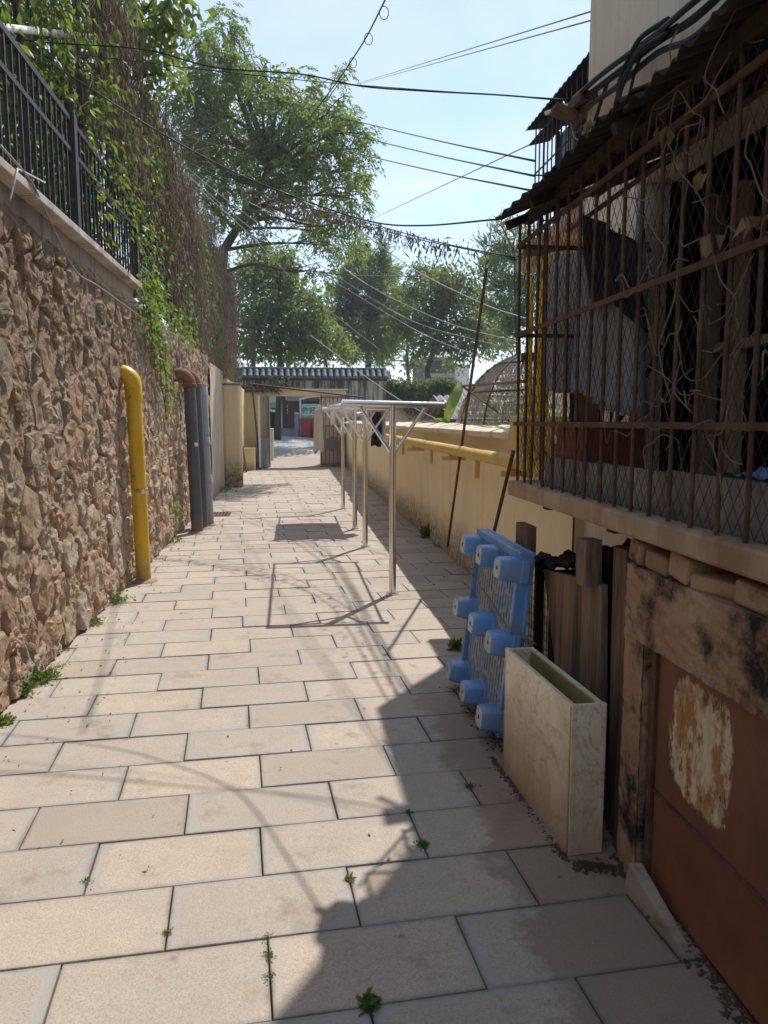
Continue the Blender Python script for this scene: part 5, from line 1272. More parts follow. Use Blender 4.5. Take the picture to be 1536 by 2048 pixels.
# ------------------------------------------------------------------ house behind the cage
hs = root('cream_house', (4.5, 1.0, 0), 'tall cream rendered house at the right', 'building')
b = MB(); b.bx(1.92, 2.12, -4, 5.06, -0.1, 1.24); b.build('lower_wall', MT['house'], hs)
b = MB(); b.bx(1.92, 2.12, -4, 5.06, 2.90, 9.0); b.build('upper_wall', MT['house'], hs)
b = MB(); b.bx(1.923, 2.117, 4.28, 5.055, 1.24, 2.90); b.build('side_pier', MT['house'], hs)
b = MB(); b.bx(1.923, 2.117, -4, 0.6, 1.24, 2.90); b.build('side_pier', MT['house'], hs)
b = MB(); b.bx(2.12, 7.0, 4.86, 5.05, -0.1, 9.0); b.build('gable_wall', MT['house'], hs)
b = MB(); b.bx(2.119, 4.19, 4.80, 4.856, 1.21, 3.19); b.build('shade_panel', MT['dark'], hs)  # added dark panel, paints shade over the gable wall's inner face
b = MB(); b.bx(6.8, 7.0, -4, 4.86, -0.1, 9.0); b.build('back_wall', MT['house'], hs)
b = MB(); b.bx(2.12, 6.8, -4.2, -4, -0.1, 9.0); b.build('rear_wall', MT['house'], hs)
b = MB(); b.bx(1.85, 7.05, -4.2, 5.1, 9.0, 9.2); b.build('roof', MT['slabconc'], hs)
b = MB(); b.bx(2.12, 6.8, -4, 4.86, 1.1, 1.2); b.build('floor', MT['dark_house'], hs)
b = MB(); b.bx(4.2, 4.3, -4, 4.86, 1.2, 3.2); b.build('inner_wall', MT['dark'], hs)  # near-black wall and ceiling colour stands in for the room's darkness
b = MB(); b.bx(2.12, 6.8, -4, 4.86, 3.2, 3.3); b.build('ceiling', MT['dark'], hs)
for yk, w in ((3.42, 0.05), (3.20, 0.045), (2.55, 0.05), (1.6, 0.05)): MB().bx(1.90, 1.96, yk, yk + w, 1.24, 2.6).build('window_frame', MT['wood_pale'], hs)
MB().bx(1.90, 1.955, 0.6, 3.47, 1.9, 1.94).build('window_frame', MT['wood_pale'], hs)
# annex with caged balcony beyond the corner
an = root('annex_balcony', (2.9, 6.2, 0), 'upper balcony with dark awning and thin bars beyond the house corner', 'balcony')
b = MB(); b.bx(2.95, 7.0, 5.06, 8.3, -0.1, 4.6); b.build('wall', MT['house'], an)
b = MB(); b.bx(1.95, 2.95, 5.07, 6.35, 2.95, 3.03); b.build('floor_slab', MT['slabconc'], an)
nn = 60
b = MB(); b.sheet(lambda a, c: Vector((1.93 + 1.05 * c, 5.1 + (1.36 + 1.45 * c) * a, 3.93 + 0.62 * c + 0.006 * math.cos(a * 15 * 2 * math.pi))), nn, 2); b.build('awning_sheet', MT['awning_blue'], an, solid=0.008)
b = MB(); b.sheet(lambda a, c: Vector((1.97 + 0.30 * c, 5.9 + (0.6 + 0.4 * c) * a, 3.83 + 0.18 * c + 0.006 * math.cos(a * 11 * 2 * math.pi))), 44, 2); b.build('awning_sheet', MT['awning_blue'], an, solid=0.008)
bm_ = MB().tube([(0, 0, -0.46), (0, 0, 0.46)], 0.006, 6).mesh('bar'); bm_.materials.append(MT['rust_bar'])
for k in range(13): link_mesh('bar', bm_, None, an, (1.97 - 2.9, 5.10 + 0.1 * k - 6.2, 3.49))
for k in range(9): link_mesh('bar', bm_, None, an, (2.05 + 0.1 * k - 2.9, 6.33 - 6.2, 3.49))
for z in (3.2, 3.55): MB().tube([(1.97, 5.07, z), (1.97, 6.33, z), (2.95, 6.33, z)], 0.007, 6).build('rail', MT['rust_bar'], an)
MB().bx(2.42, 2.44, 5.75, 7.05, 3.10, 4.12).build('window', MT['bluewin'], an)
for yk in (5.72, 6.15, 6.58, 7.03): MB().bx(2.39, 2.42, yk, yk + 0.045, 3.05, 4.15).build('window_frame', MT['gate_grey'], an)
MB().bx(2.10, 2.95, 6.352, 7.2, 2.95, 3.03).build('floor_slab', MT['slabconc'], an)
MB().tube([(2.25, 5.7, 3.03), (2.25, 5.7, 4.1)], 0.018, 8).build('post', MT['rust_bar'], an)
MB().bx(2.0, 2.5, 5.2, 5.55, 3.62, 3.72).build('timber', MT['wood_dark'], an)

# ------------------------------------------------------------------ cage
CX = 1.19
cg = root('balcony_cage', (CX, 2.6, 1.2), 'rusty barred balcony cage on a concrete slab', 'cage')
b = MB(); b.bx(1.15, 1.919, 0.3, 4.05, 1.195, 1.275); b.build('floor_slab', MT['slabconc'], cg, bevel=0.012)
for yk in (1.0, 2.2, 3.1, 3.95): MB().bx(1.33, 1.9, yk - 0.04, yk + 0.04, 1.125, 1.194).build('joist', MT['wood_dark'], cg)
br = MB().tube([(0, 0, -0.66), (0, 0, 0.66)], 0.0078, 8).mesh('bar', smooth=False); br.materials.append(MT['rust_bar'])
ys = [4.02 - 0.1415 * k for k in range(26)]
for yk in ys:
    o = link_mesh('bar', br, None, cg, (0.0, yk - 2.6, 1.93 - 1.2)); o.rotation_euler = (random.gauss(0, 0.006), random.gauss(0, 0.006), 0)
for k in range(1, 6):
    o = link_mesh('bar', br, None, cg, (0.13 * k, 4.02 - 2.6, 1.93 - 1.2)); o.rotation_euler = (random.gauss(0, 0.006), random.gauss(0, 0.006), 0)
for z in (1.575, 2.035, 2.485):
    MB().beam((CX - 0.012, 0.4, z + 0.01), (CX - 0.012, 4.04, z), 0.010, 0.021).build('rail', MT['rust_bar'], cg)
    MB().beam((CX, 4.032, z), (1.9, 4.032, z), 0.010, 0.021).build('rail', MT['rust_bar'], cg)
b = MB()
dz = 1.33; slope = 0.62                                          # diamond wire mesh
y = -0.4
while y < 4.9:
    for sg in (-1, 1):
        ya, yb_ = y, y + sg * dz * slope
        pa, pb_ = np.array([ya, 1.28]), np.array([yb_, 1.28 + dz])
        lo, hi = 0.4, 4.02
        t0, t1 = 0.0, 1.0
        dy = pb_[0] - pa[0]
        ta, tb2 = (lo - pa[0]) / dy, (hi - pa[0]) / dy
        t0, t1 = max(t0, min(ta, tb2)), min(t1, max(ta, tb2))
        if t1 > t0:
            A = pa + (pb_ - pa) * t0; B_ = pa + (pb_ - pa) * t1
            b.tube([(CX + 0.016, A[0], A[1]), (CX + 0.016, B_[0], B_[1])], 0.0013, 3, cap=False)
    y += 0.052
x = 0.4
while x < 2.9:
    for sg in (-1, 1):
        pa, pb_ = np.array([x, 1.28]), np.array([x + sg * dz * slope, 1.28 + dz]); dy = pb_[0] - pa[0]
        ta, tb2 = (1.2 - pa[0]) / dy, (1.9 - pa[0]) / dy; t0, t1 = max(0, min(ta, tb2)), min(1, max(ta, tb2))
        if t1 > t0:
            A = pa + (pb_ - pa) * t0; B_ = pa + (pb_ - pa) * t1
            b.tube([(A[0], 4.005, A[1]), (B_[0], 4.005, B_[1])], 0.0013, 3, cap=False)
    x += 0.052
b.build('wire_mesh', MT['wire'], cg, kind='stuff')
for k in range(5):
    y1 = 3.66 - 0.62 * k; b = MB(); b.bx(1.225 + 0.006 * (k % 2), 1.238 + 0.006 * (k % 2), y1 - 0.66, y1, 1.277, 1.43 + random.uniform(-0.01, 0.01)); b.build('kick_board', MT['board'], cg)
# corrugated awning
def awn(y0, y1, x0, z0, x1, z1, name, parent, mat, wl=0.076, amp=0.011):
    n = int((y1 - y0) / wl * 8)
    b = MB()
    ph = random.uniform(0, 6)
    b.sheet(lambda a, c: Vector((x0 + (x1 - x0) * c + (0.008 * math.sin(a * 31 + ph) if c == 0 else 0), y0 + (y1 - y0) * a, z0 + (z1 - z0) * c + amp * math.sin(a * (y1 - y0) / wl * 2 * math.pi) - 0.012 * math.sin(math.pi * c) + 0.01 * math.sin(a * 3 + ph))), n, 6)
    return b.build(name, mat, parent, smooth=True, solid=0.004)
aw = root('corrugated_awning', (1.45, 2.2, 2.58), 'rusty corrugated iron awning over the balcony cage', 'awning')
for k in range(5):
    y1 = 3.92 - 0.72 * k; e = random.uniform(-0.03, 0.03); zz = 0.012 * (k % 2)
    awn(y1 - 0.80, y1, 1.03 + e, 2.575 + zz - 0.012 * k * 0, 1.92, 2.95 + zz, 'roof_sheet', aw, MT['rust_sheet'])
awn(0.6, 2.15, 0.93, 2.78, 1.9, 3.16, 'upper_sheet', aw, MT['rust_sheet'])
for xk, zk in ((1.20, 2.60), (1.55, 2.745)): MB().beam((xk, 0.4, zk), (xk, 3.95, zk), 0.04, 0.05).build('batten', MT['wood_dark'], aw)
for yk in (0.8, 1.7, 2.6, 3.5, 3.9): MB().beam((1.08, yk, 2.555), (1.91, yk, 2.90), 0.035, 0.04).build('rafter', MT['wood_dark'], aw)
# things inside the cage
def hang(name, label, A, B, drop, mat, folds=5, amp=0.03, cat='clothing', skew=0.0, taper=0.0, n=40, ragged=0.02):
    A, B = Vector(A), Vector(B); nrm = (B - A).cross(Vector((0, 0, 1))).normalized()
    def fn(a, c):
        p = A.lerp(B, a + (a - 0.5) * taper * c)
        w = math.sin(a * folds * 2 * math.pi + 0.6 * math.sin(c * 3)) * amp * (0.4 + c) + 0.4 * amp * math.sin(a * folds * 5 + 2 * c)
        return p + nrm * w + Vector((0, 0, -drop * c - (ragged * math.sin(a * 9) if c > 0.95 else 0))) + (B - A) * skew * c
    return MB().sheet(fn, n, 14).build(name, mat, None, smooth=True, solid=0.004, label=label, cat=cat)
hang('hanging_sheet', 'grey cotton sheet hanging in folds inside the cage', (1.50, 4.36, 2.52), (1.50, 3.22, 2.34), 0.72, MT['grey_cloth'], 9, 0.05, 'cloth')
hang('hanging_coat', 'black coat hanging at the top inside the cage', (1.46, 3.86, 2.62), (1.43, 3.20, 2.34), 0.30, MT['black_cloth'], 2, 0.03, taper=-0.1, skew=0.25, ragged=0.06)
hang('hanging_trousers', 'brown trousers hanging below the grey sheet in the cage', (1.53, 4.02, 1.86), (1.53, 3.75, 1.86), 0.42, MT['brown_cloth'], 2, 0.02)
hang('hanging_trousers', 'dark rag hanging beside the grey sheet in the cage corner', (1.62, 4.35, 2.3), (1.62, 4.15, 2.3), 0.7, MT['navy_cloth'], 2, 0.02)
MB().tube([(1.45, 0.5, 2.63), (1.50, 4.2, 2.61)], 0.012, 8).build('clothes_rail', MT['rust_bar'], label='rusty clothes rail under the awning in the cage', cat='rail')
MB().tube([(1.55, 3.75, 1.45), (1.55, 3.28, 1.80), (1.55, 3.15, 1.9)], 0.012, 6).build('bent_stick', MT['dark'], label='dark bent stick lying across the cage', cat='stick')
MT['crate_red'] = surf('faded red plastic', [(0.3, (0.16, 0.03, 0.02)), (0.7, (0.24, 0.05, 0.03))], 6, 0.6)
rb = root('red_crate', (1.55, 3.7, 1.28), 'red plastic crate behind the boards in the cage', 'crate')
for (x0, x1, y0, y1) in ((1.40, 1.415, 3.62, 4.0), (1.70, 1.715, 3.62, 4.0), (1.416, 1.699, 3.62, 3.635), (1.416, 1.699, 3.985, 4.0)): MB().bx(x0, x1, y0, y1, 1.28, 1.56).build('side', MT['crate_red'], rb)
MB().bx(1.41, 1.70, 3.63, 3.99, 1.278, 1.29).build('base', MT['crate_red'], rb)
b = MB(); b.sheet(lambda a, c: Vector((1.30 + 0.22 * a, 1.86 + 0.30 * c, 1.435 + 0.05 * math.sin(math.pi * a) * math.sin(math.pi * c) + 0.01 * vnoise(a * 14, c * 14))), 12, 12)
b.build('blue_bag', MT['blue'], smooth=True, solid=0.004, label='crumpled blue plastic bag on the cage boards', cat='bag')
MB().bx(1.27, 1.55, 1.7, 2.3, 1.28, 1.432).build('old_box', MT['wood_dark'], bevel=0.01, label='dark wooden box under the blue bag', cat='box')
# dried creeper stems on the near bars
dc = root('dry_creeper', (1.16, 2.0, 1.3), 'pale dry creeper stems curling over the near cage bars', 'creeper')
random.seed(21)
for k in range(58):
    p = Vector((1.15 + random.uniform(-0.02, 0.06), random.uniform(1.55, 2.55), random.uniform(1.3, 2.6)))
    P = [p]; dr = Vector((0, random.uniform(-1, 1), random.uniform(-1, 1)))
    for i in range(random.randint(5, 10)):
        dr = (dr + Vector((random.gauss(0, 0.15), random.gauss(0, 0.75), random.gauss(0, 0.75)))).normalized()
        p = p + dr * random.uniform(0.03, 0.085); p.x = min(max(p.x, 1.10), 1.24); P.append(p.copy())
    MB().tube(curve_pts(P, 4 * len(P)), [random.uniform(0.0012, 0.0028)] * (len(curve_pts(P, 4 * len(P)))), 5).build('stem', MT['twig'], dc, smooth=True)
for (px, py) in ((1490, 430), (1180, 240), (1400, 340), (1330, 250), (1420, 470)):
    q = AX(px, py, 1.14); pp = np.array([q] * 3) + RNG.normal(size=(3, 3)) * 0.006
    V, F_ = leaf_arrays(pp, unit(RNG.normal(size=(3, 3)) * 0.4 + np.array([0, 0, -1.0])), np.full(3, 0.06), np.full(3, 0.03), 0.5)
    leaf_obj('dead_leaf', V, F_, MT['deadleaf'], dc)

# ------------------------------------------------------------------ store room under the cage
LX = 1.165
st = root('store_front', (LX, 1.6, 0), 'stained cement store front below the cage', 'store front')
def rough_box(x0, x1, y0, y1, z0, z1, amp, seed, nu=22, nv=8):
    b = MB(); b.sheet(lambda a, c: Vector((x0 + amp * vnoise(a * nu * 0.9, c * nv * 1.1, seed), y0 + (y1 - y0) * a, z0 + (z1 - z0) * c)), nu, nv)
    b.bx(x0 + amp * 1.05, x1, y0, y1, z0, z1); return b
rough_box(LX, 1.32, 0.2, 2.56, 0.850, 1.10, 0.005, 3, 50, 10).build('lintel', MT['cement'], st)
rough_box(LX + 0.004, 1.32, 2.42, 2.565, -0.05, 0.849, 0.004, 5, 8, 20).build('pillar', MT['cement'], st)
y = 0.3
while y < 2.55:
    L = random.uniform(0.10, 0.24); h = random.uniform(0.025, 0.085)
    MB().box((LX + 0.08 + random.uniform(-0.01, 0.015), y + L / 2, 1.10 + h / 2), (0.14, L - 0.004, h), (random.gauss(0, 0.06), random.gauss(0, 0.06), random.gauss(0, 0.1))).build('brick', MT[random.choice(['cement', 'cement', 'brickpiece'])], st, bevel=0.012); y += L
DX = 1.20
b = MB(); b.bx(DX, DX + 0.02, 0.25, 2.36, 0.365, 0.842); b.build('door_panel', MT['door'], st, label='upper rust red door panel with torn poster remains')
b = MB(); b.bx(DX, DX + 0.02, 0.25, 2.36, 0.02, 0.352); b.build('door_panel', MT['door'], st)
b = MB(); b.bx(DX - 0.012, DX + 0.02, 2.364, 2.395, 0.0, 0.845); b.build('door_frame', MT['rust_bar'], st)
b = MB(); b.bx(DX - 0.006, DX + 0.02, 0.25, 2.362, 0.353, 0.364); b.build('door_rail', MT['rust_bar'], st)
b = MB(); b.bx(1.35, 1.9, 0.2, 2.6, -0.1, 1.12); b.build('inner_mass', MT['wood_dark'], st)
# wedge of stone at the foot of the door
wq = [G(1255, 1785), G(1300, 1800), G(1352, 1895), G(1335, 1893)]
ws = MB()
base_ = [Vector((1.105, 2.37, -0.01)), Vector((1.185, 2.36, -0.01)), Vector((1.19, 2.05, -0.01)), Vector((1.145, 2.06, -0.01))]
topp = [Vector((1.12, 2.365, 0.10)), Vector((1.165, 2.355, 0.105)), Vector((1.175, 2.07, 0.02)), Vector((1.15, 2.075, 0.015))]
ws.add(base_ + topp, [(3, 2, 1, 0), (4, 5, 6, 7)] + [(i, (i + 1) % 4, 4 + (i + 1) % 4, 4 + i) for i in range(4)])
ws.build('stone_wedge', MT['wedge'], bevel=0.006, label='pale stone wedge leaning at the foot of the rusty door', cat='stone')
def crumbs(name, a, c, n, sig, label, size=0.012):
    a, c = np.array(a), np.array(c); t = RNG.random((n, 1)); dd = c - a; nn_ = np.array([-dd[1], dd[0], 0]); nn_ = nn_ / np.linalg.norm(nn_)
    p = a + dd * t + nn_ * (np.abs(RNG.normal(size=(n, 1))) * sig); sz = size * RNG.uniform(0.25, 1.0, (n, 1)) ** 1.5
    p[:, 2] = 0.001
    B = np.array([[1, 0, 0], [-0.5, 0.87, 0], [-0.5, -0.87, 0], [0, 0, 0.55]])
    V = p[:, None, :] + (B[None] * (1 + RNG.normal(size=(n, 4, 1)) * 0.25)) * sz[:, :, None]
    b_ = np.arange(n)[:, None] * 4; F_ = np.concatenate([b_ + np.array(q) for q in ([0, 1, 3], [1, 2, 3], [2, 0, 3])], 1).reshape(-1, 3)
    o = leaf_obj(name, V.reshape(-1, 3), F_, MT['soilheap'], None, 'stuff'); return tag(o, label, 'soil')
crumbs('soil_litter', (1.22, 0.9, 0), (1.215, 2.6, 0), 1500, 0.03, 'dark soil crumbs along the foot of the rusty door', 0.014)

# ------------------------------------------------------------------ timber and rubbish between store front and pallet
def plank(a, c, w, t, mat, label, name='plank', up=(1, 0, 0)):
    return MB().beam(a, c, w, t, up=up).build(name, MT[mat], bevel=0.004, label=label, cat='plank')
plank((1.235, 2.70, -0.02), (1.24, 2.74, 1.12), 0.12, 0.05, 'wood', 'upright brown plank beside the cement pillar', 'wooden_post')
plank((1.20, 2.615, -0.02), (1.21, 2.615, 1.05), 0.06, 0.03, 'wood', 'thin brown batten against the cement pillar', 'wooden_post')
MB().prism([(1.20, 2.80, 0.05), (1.215, 3.22, 0.05), (1.25, 3.72, 0.85), (1.205, 2.88, 0.95)], (0.03, 0, 0)).build('plank', MT['wood_board'], bevel=0.004, label='broad pale weathered board leaning behind the planter', cat='board')
plank((1.34, 3.10, 0.0), (1.38, 3.25, 0.88), 0.2, 0.03, 'wood', 'brown plank leaning behind the broad pale plank')
plank((1.19, 2.97, 0.93), (1.19, 2.98, 1.12), 0.11, 0.07, 'wood', 'short thick timber block under the cage slab', 'timber_block')
plank((1.20, 3.86, 0.86), (1.20, 3.86, 1.06), 0.2, 0.05, 'wood', 'dark beam end below the far corner of the cage', 'timber_beam')
b = MB(); b.sheet(lambda a, c: Vector((1.24 + 0.5 * c, 2.9 + 1.15 * a, 0.84 + 0.20 * math.sin(math.pi * min(1, 0.15 + a)) * (0.5 + 0.5 * c) + 0.05 * vnoise(a * 9, c * 6, 2))), 30, 14)
b.build('tarpaulin', MT['dark'], smooth=True, solid=0.01, label='black tarpaulin heap under the cage slab', cat='tarpaulin')
cb = root('wire_crate', (1.5, 3.5, 0), 'dark wire mesh crate behind the blue pallet', 'crate')
for (x, y_) in ((1.31, 3.14), (1.31, 3.95), (1.8, 3.14), (1.8, 3.95)): MB().bx(x - 0.02, x + 0.02, y_ - 0.02, y_ + 0.02, 0, 0.85).build('corner_post', MT['wood_dark'], cb)
b = MB()
for k in range(20): b.tube([(1.255, 3.15 + 0.042 * k, 0.02), (1.255, 3.15 + 0.042 * k, 0.84)], 0.002, 4, cap=False)
for k in range(20): b.tube([(1.255, 3.14, 0.03 + 0.042 * k), (1.255, 3.95, 0.03 + 0.042 * k)], 0.002, 4, cap=False)
b.build('wire_front', MT['wire'], cb, kind='stuff')
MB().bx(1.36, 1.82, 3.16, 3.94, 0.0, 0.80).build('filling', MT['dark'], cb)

# ------------------------------------------------------------------ marble planter
pl = root('marble_planter', (1.03, 2.95, 0), 'tall narrow empty planter of cream marble slabs', 'planter')
A0, A1 = Vector((0.99, 2.585, 0)), Vector((0.945, 3.315, 0)); dv_ = (A1 - A0).normalized(); nv_ = Vector((dv_.y, -dv_.x, 0)); Wd, Ht, tk = 0.135, 0.575, 0.02
def slab4(p, q, t, h0, h1, nm, mt='marble'):
    b = MB(); b.prism([p + Vector((0, 0, h0)), q + Vector((0, 0, h0)), q + nv_ * t + Vector((0, 0, h0)), p + nv_ * t + Vector((0, 0, h0))], (0, 0, h1 - h0)); b.build(nm, MT[mt], pl, bevel=0.003)
slab4(A0, A1, tk, 0, Ht, 'front_slab'); slab4(A0 + nv_ * (Wd - tk), A1 + nv_ * (Wd - tk), tk, 0, Ht - 0.004, 'back_slab')
slab4(A0 + dv_ * 0.001, A0 + dv_ * (tk), Wd - 0.0, 0.0, Ht + 0.001, 'end_slab'); slab4(A1 - dv_ * tk, A1, Wd - tk, 0, Ht - 0.003, 'end_slab')
for (p, q, t) in ((A0 + dv_ * 0.03 + nv_ * (Wd - tk - 0.004), A1 - dv_ * 0.03 + nv_ * (Wd - tk - 0.004), 0.003), (A0 + dv_ * 0.03 + nv_ * (tk + 0.001), A1 - dv_ * 0.03 + nv_ * (tk + 0.001), 0.003)):
    slab4(p, q, t, 0.03, Ht - 0.012, 'algae_lining', 'marble_in')
slab4(A0 + dv_ * 0.03 + nv_ * 0.03, A1 - dv_ * 0.03 + nv_ * 0.03, Wd - 0.06, 0.02, 0.2, 'soil', 'soilheap')
crumbs('soil_litter', (0.985, 2.55, 0), (0.935, 3.45, 0), 800, 0.014, 'brown soil crumbs along the front foot of the planter', 0.010)
crumbs('soil_litter', (1.16, 2.50, 0), (1.0, 2.56, 0), 350, 0.03, 'brown soil crumbs at the near end of the planter', 0.012)
crumbs('soil_litter', (1.02, 3.5, 0), (1.0, 4.45, 0), 350, 0.05, 'dark soil crumbs under the blue pallet', 0.010)

# ------------------------------------------------------------------ blue pallet standing on edge
PO = Vector((1.025, 3.60, 0.02)); Ylen, Hh = 0.84, 0.94
lean = Vector((0.105, 0, 0.995)).normalized(); ey = Vector((-0.012, 1, 0)).normalized(); nx = ey.cross(lean).normalized() * 1.0
if nx.x > 0: nx = -nx
pa = root('plastic_pallet', PO + Vector((0, 0.43, 0)), 'blue plastic pallet with nine feet standing on edge', 'pallet')
def PP(u, v, w): return PO + ey * (u * Ylen) + lean * (v * Hh) + nx * w       # w towards the alley
b = MB()                                                          # perforated deck: ribs around slots
def cellbox(u0, u1, v0, v1, w0, w1, B):
    B.add([PP(u, v, w) for u in (u0, u1) for v in (v0, v1) for w in (w0, w1)], [(0, 1, 3, 2), (4, 6, 7, 5), (0, 4, 5, 1), (2, 3, 7, 6), (0, 2, 6, 4), (1, 5, 7, 3)])
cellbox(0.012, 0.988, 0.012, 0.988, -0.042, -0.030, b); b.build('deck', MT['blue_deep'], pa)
fr = MB()
for (u0, u1, v0, v1) in ((0, 0.05, 0, 1), (0.985, 1, 0, 1), (0.05, 0.985, 0, 0.02), (0.05, 0.985, 0.955, 1)): cellbox(u0, u1, v0, v1, -0.045, 0.032, fr)
fr.build('rim', MT['blue'], pa, bevel=0.012)
rim2 = MB(); cellbox(-0.006, 1.006, 0.975, 1.006, -0.048, -0.026, rim2); cellbox(-0.006, 0.02, -0.002, 0.97, -0.048, -0.026, rim2); rim2.build('outer_lip', MT['blue'], pa, bevel=0.006)
for k in range(7):
    u = 0.13 + 0.123 * k; nb = MB(); cellbox(u - 0.03, u + 0.03, 0.945, 0.952, 0.005, 0.034, nb); cellbox(u - 0.035, u - 0.028, 0.90, 0.965, -0.03, 0.036, nb); cellbox(u + 0.028, u + 0.035, 0.90, 0.965, -0.03, 0.036, nb); nb.build('top_notch', MT['blue'], pa)
rb_ = MB()
ncol = 17
for k in range(ncol):                                              # plate strips left between the slots
    u = 0.05 + 0.935 * k / ncol; w = 0.935 / ncol
    cellbox(u, u + w * 0.62, 0.02, 0.95, -0.030, 0.004, rb_)
    v = 0.06 + 0.02 * (k % 3)
    while v < 0.94:                                                # bridges close the slots
        L = random.choice([0.05, 0.07, 0.10, 0.12]); v2 = min(v + random.choice([0.02, 0.03]), 0.945)
        cellbox(u + w * 0.6, u + w * 1.02, v, v2, -0.030, 0.0035, rb_); v = v2 + L
rb_.build('deck_ribs', MT['blue_dusty'], pa, kind='stuff')
def leg(u, v):
    lg = MB(); n = 28; V = []
    def ring(w, su, sv, e):
        out = []
        for k in range(n):
            a = 2 * math.pi * k / n; ca, sa = math.cos(a), math.sin(a)
            rr = (abs(ca) ** e + abs(sa) ** e) ** (-1 / e)
            out.append(PP(0, 0, 0) + ey * (u * Ylen + su * rr * ca) + lean * (v * Hh + sv * rr * sa) + nx * w)
        return out
    rings = [ring(-0.02, 0.082, 0.070, 6), ring(0.012, 0.079, 0.067, 6), ring(0.016, 0.074, 0.063, 6), ring(0.07, 0.067, 0.057, 5.5), ring(0.112, 0.061, 0.052, 5), ring(0.120, 0.056, 0.047, 5)]
    for r_ in rings: V += r_
    lg.add(V, [(i * n + k, i * n + (k + 1) % n, (i + 1) * n + (k + 1) % n, (i + 1) * n + k) for i in range(5) for k in range(n)])
    o = lg.build('foot', MT['blue'], pa, auto=35)
    cp = MB(); R = ring(0.1195, 0.056, 0.047, 5); cp.add(R, [tuple(range(n))]); 
    f2 = cp.build('foot_face', MT['legface'], o)
    hl = MB(); R2 = ring(0.121, 0.014, 0.012, 2.2); hl.add(R2, [tuple(range(n))]); hl.build('foot_hole', MT['brickpiece'], o)
for v in (0.90, 0.50, 0.09):
    for u in (0.07, 0.50, 0.94): leg(u, v)
tw_ = root('twine', PP(0, 0.62, 0.05), 'brown twine tied across the blue pallet', 'twine')
MB().tube(curve_pts([PP(1.05, 0.74, 0.02), PP(0.97, 0.72, 0.042), PP(0.5, 0.66, 0.036), PP(0.03, 0.60, 0.042), PP(-0.06, 0.58, 0.0), PP(-0.16, 0.56, -0.06)], 30), 0.004, 5).build('strand', MT['rope'], tw_, smooth=True)
for k in range(6):
    P = [PP(-0.10, 0.58, -0.02) + Vector((random.gauss(0, 0.015), -0.02 * i + random.gauss(0, 0.02), random.gauss(0, 0.02) - 0.02 * i * (k % 2))) for i in range(4)]
    MB().tube(curve_pts(P, 12), 0.003, 5).build('knot_end', MT['rope'], tw_, smooth=True)
# ------------------------------------------------------------------ stainless drying racks
def rack(y0, y1, label):
    r = root('drying_rack', (0.9, (y0 + y1) / 2, 0), label, 'drying rack', 'stainless drying racks')
    for yk, hz in ((y0, 1.725), (y1, 1.745)):
        xa, xb = 0.45, 1.38
        MB().tube([(0.905, yk, -0.02), (0.905, yk, hz)], 0.032, 14).build('post', MT['steel'], r, auto=40)
        MB().tube([(xa, yk, hz + 0.018), (xb, yk, hz - 0.004)], 0.030, 14).build('cross_bar', MT['steel'], r, auto=40)
        for s_ in (-1, 1):
            MB().tube([(0.905 + s_ * 0.02, yk, hz - 0.42), (0.905 + s_ * 0.30, yk, hz - 0.01)], 0.016, 10).build('brace', MT['steel'], r, auto=40)
        for x_ in (xa, xb): MB().tube([(x_ - 0.006, yk, hz + 0.005), (x_ + 0.006, yk, hz + 0.005)], 0.034, 14).build('end_cap', MT['steel'], r, auto=40)
        MB().tube([(0.905, yk, 0.0), (0.905, yk, 0.012)], 0.06, 16).build('base_flange', MT['steel'], r, auto=40)
    for x_ in (0.46, 1.36): MB().tube([(x_, y0, 1.755), (x_, y1, 1.775)], 0.013, 10).build('side_rail', MT['steel'], r, auto=40)
    return r
rack(6.94, 9.6, 'nearer stainless steel drying rack with two posts'); rack(11.2, 13.8, 'farther stainless steel drying rack with laundry on it')
MB().sheet(lambda a, c: Vector((0.43 + 0.95 * a, 11.3 + 1.6 * c, 1.80 - 0.17 * math.sin(math.pi * a) * (0.7 + 0.3 * math.sin(math.pi * c)) - 0.01 * vnoise(a * 7, c * 9))), 20, 20).build('laundry_sheet', MT['white_cloth'], smooth=True, solid=0.006, label='white sheet sagging across the farther drying rack', cat='sheet')
hang('hanging_towel', 'long beige towel hanging at the left end of the farther rack', (0.33, 11.22, 1.74), (0.45, 11.22, 1.76), 0.62, MT['beige_cloth'], 2, 0.012, 'towel', n=16, taper=0.3)
hang('hanging_shirt', 'navy shirt hanging behind the beige towel on the farther rack', (0.46, 11.6, 1.72), (0.47, 12.3, 1.73), 0.60, MT['navy_cloth'], 2, 0.02, n=20, taper=0.1)
hang('hanging_trousers', 'dark trousers hanging at the right of the farther rack', (1.30, 11.3, 1.73), (1.20, 11.5, 1.74), 0.52, MT['black_cloth'], 2, 0.02, n=20, skew=0.1)
hang('hanging_cloth', 'white cloth hanging beside the dark trousers on the rack', (1.36, 11.3, 1.73), (1.31, 11.55, 1.73), 0.50, MT['white_cloth'], 2, 0.012, 'cloth', n=14)
hang('hanging_cloth', 'small white rag on the cross bar of the farther rack', (0.56, 11.18, 1.72), (0.62, 11.17, 1.72), 0.2, MT['white_cloth'], 1, 0.008, 'cloth', n=10)

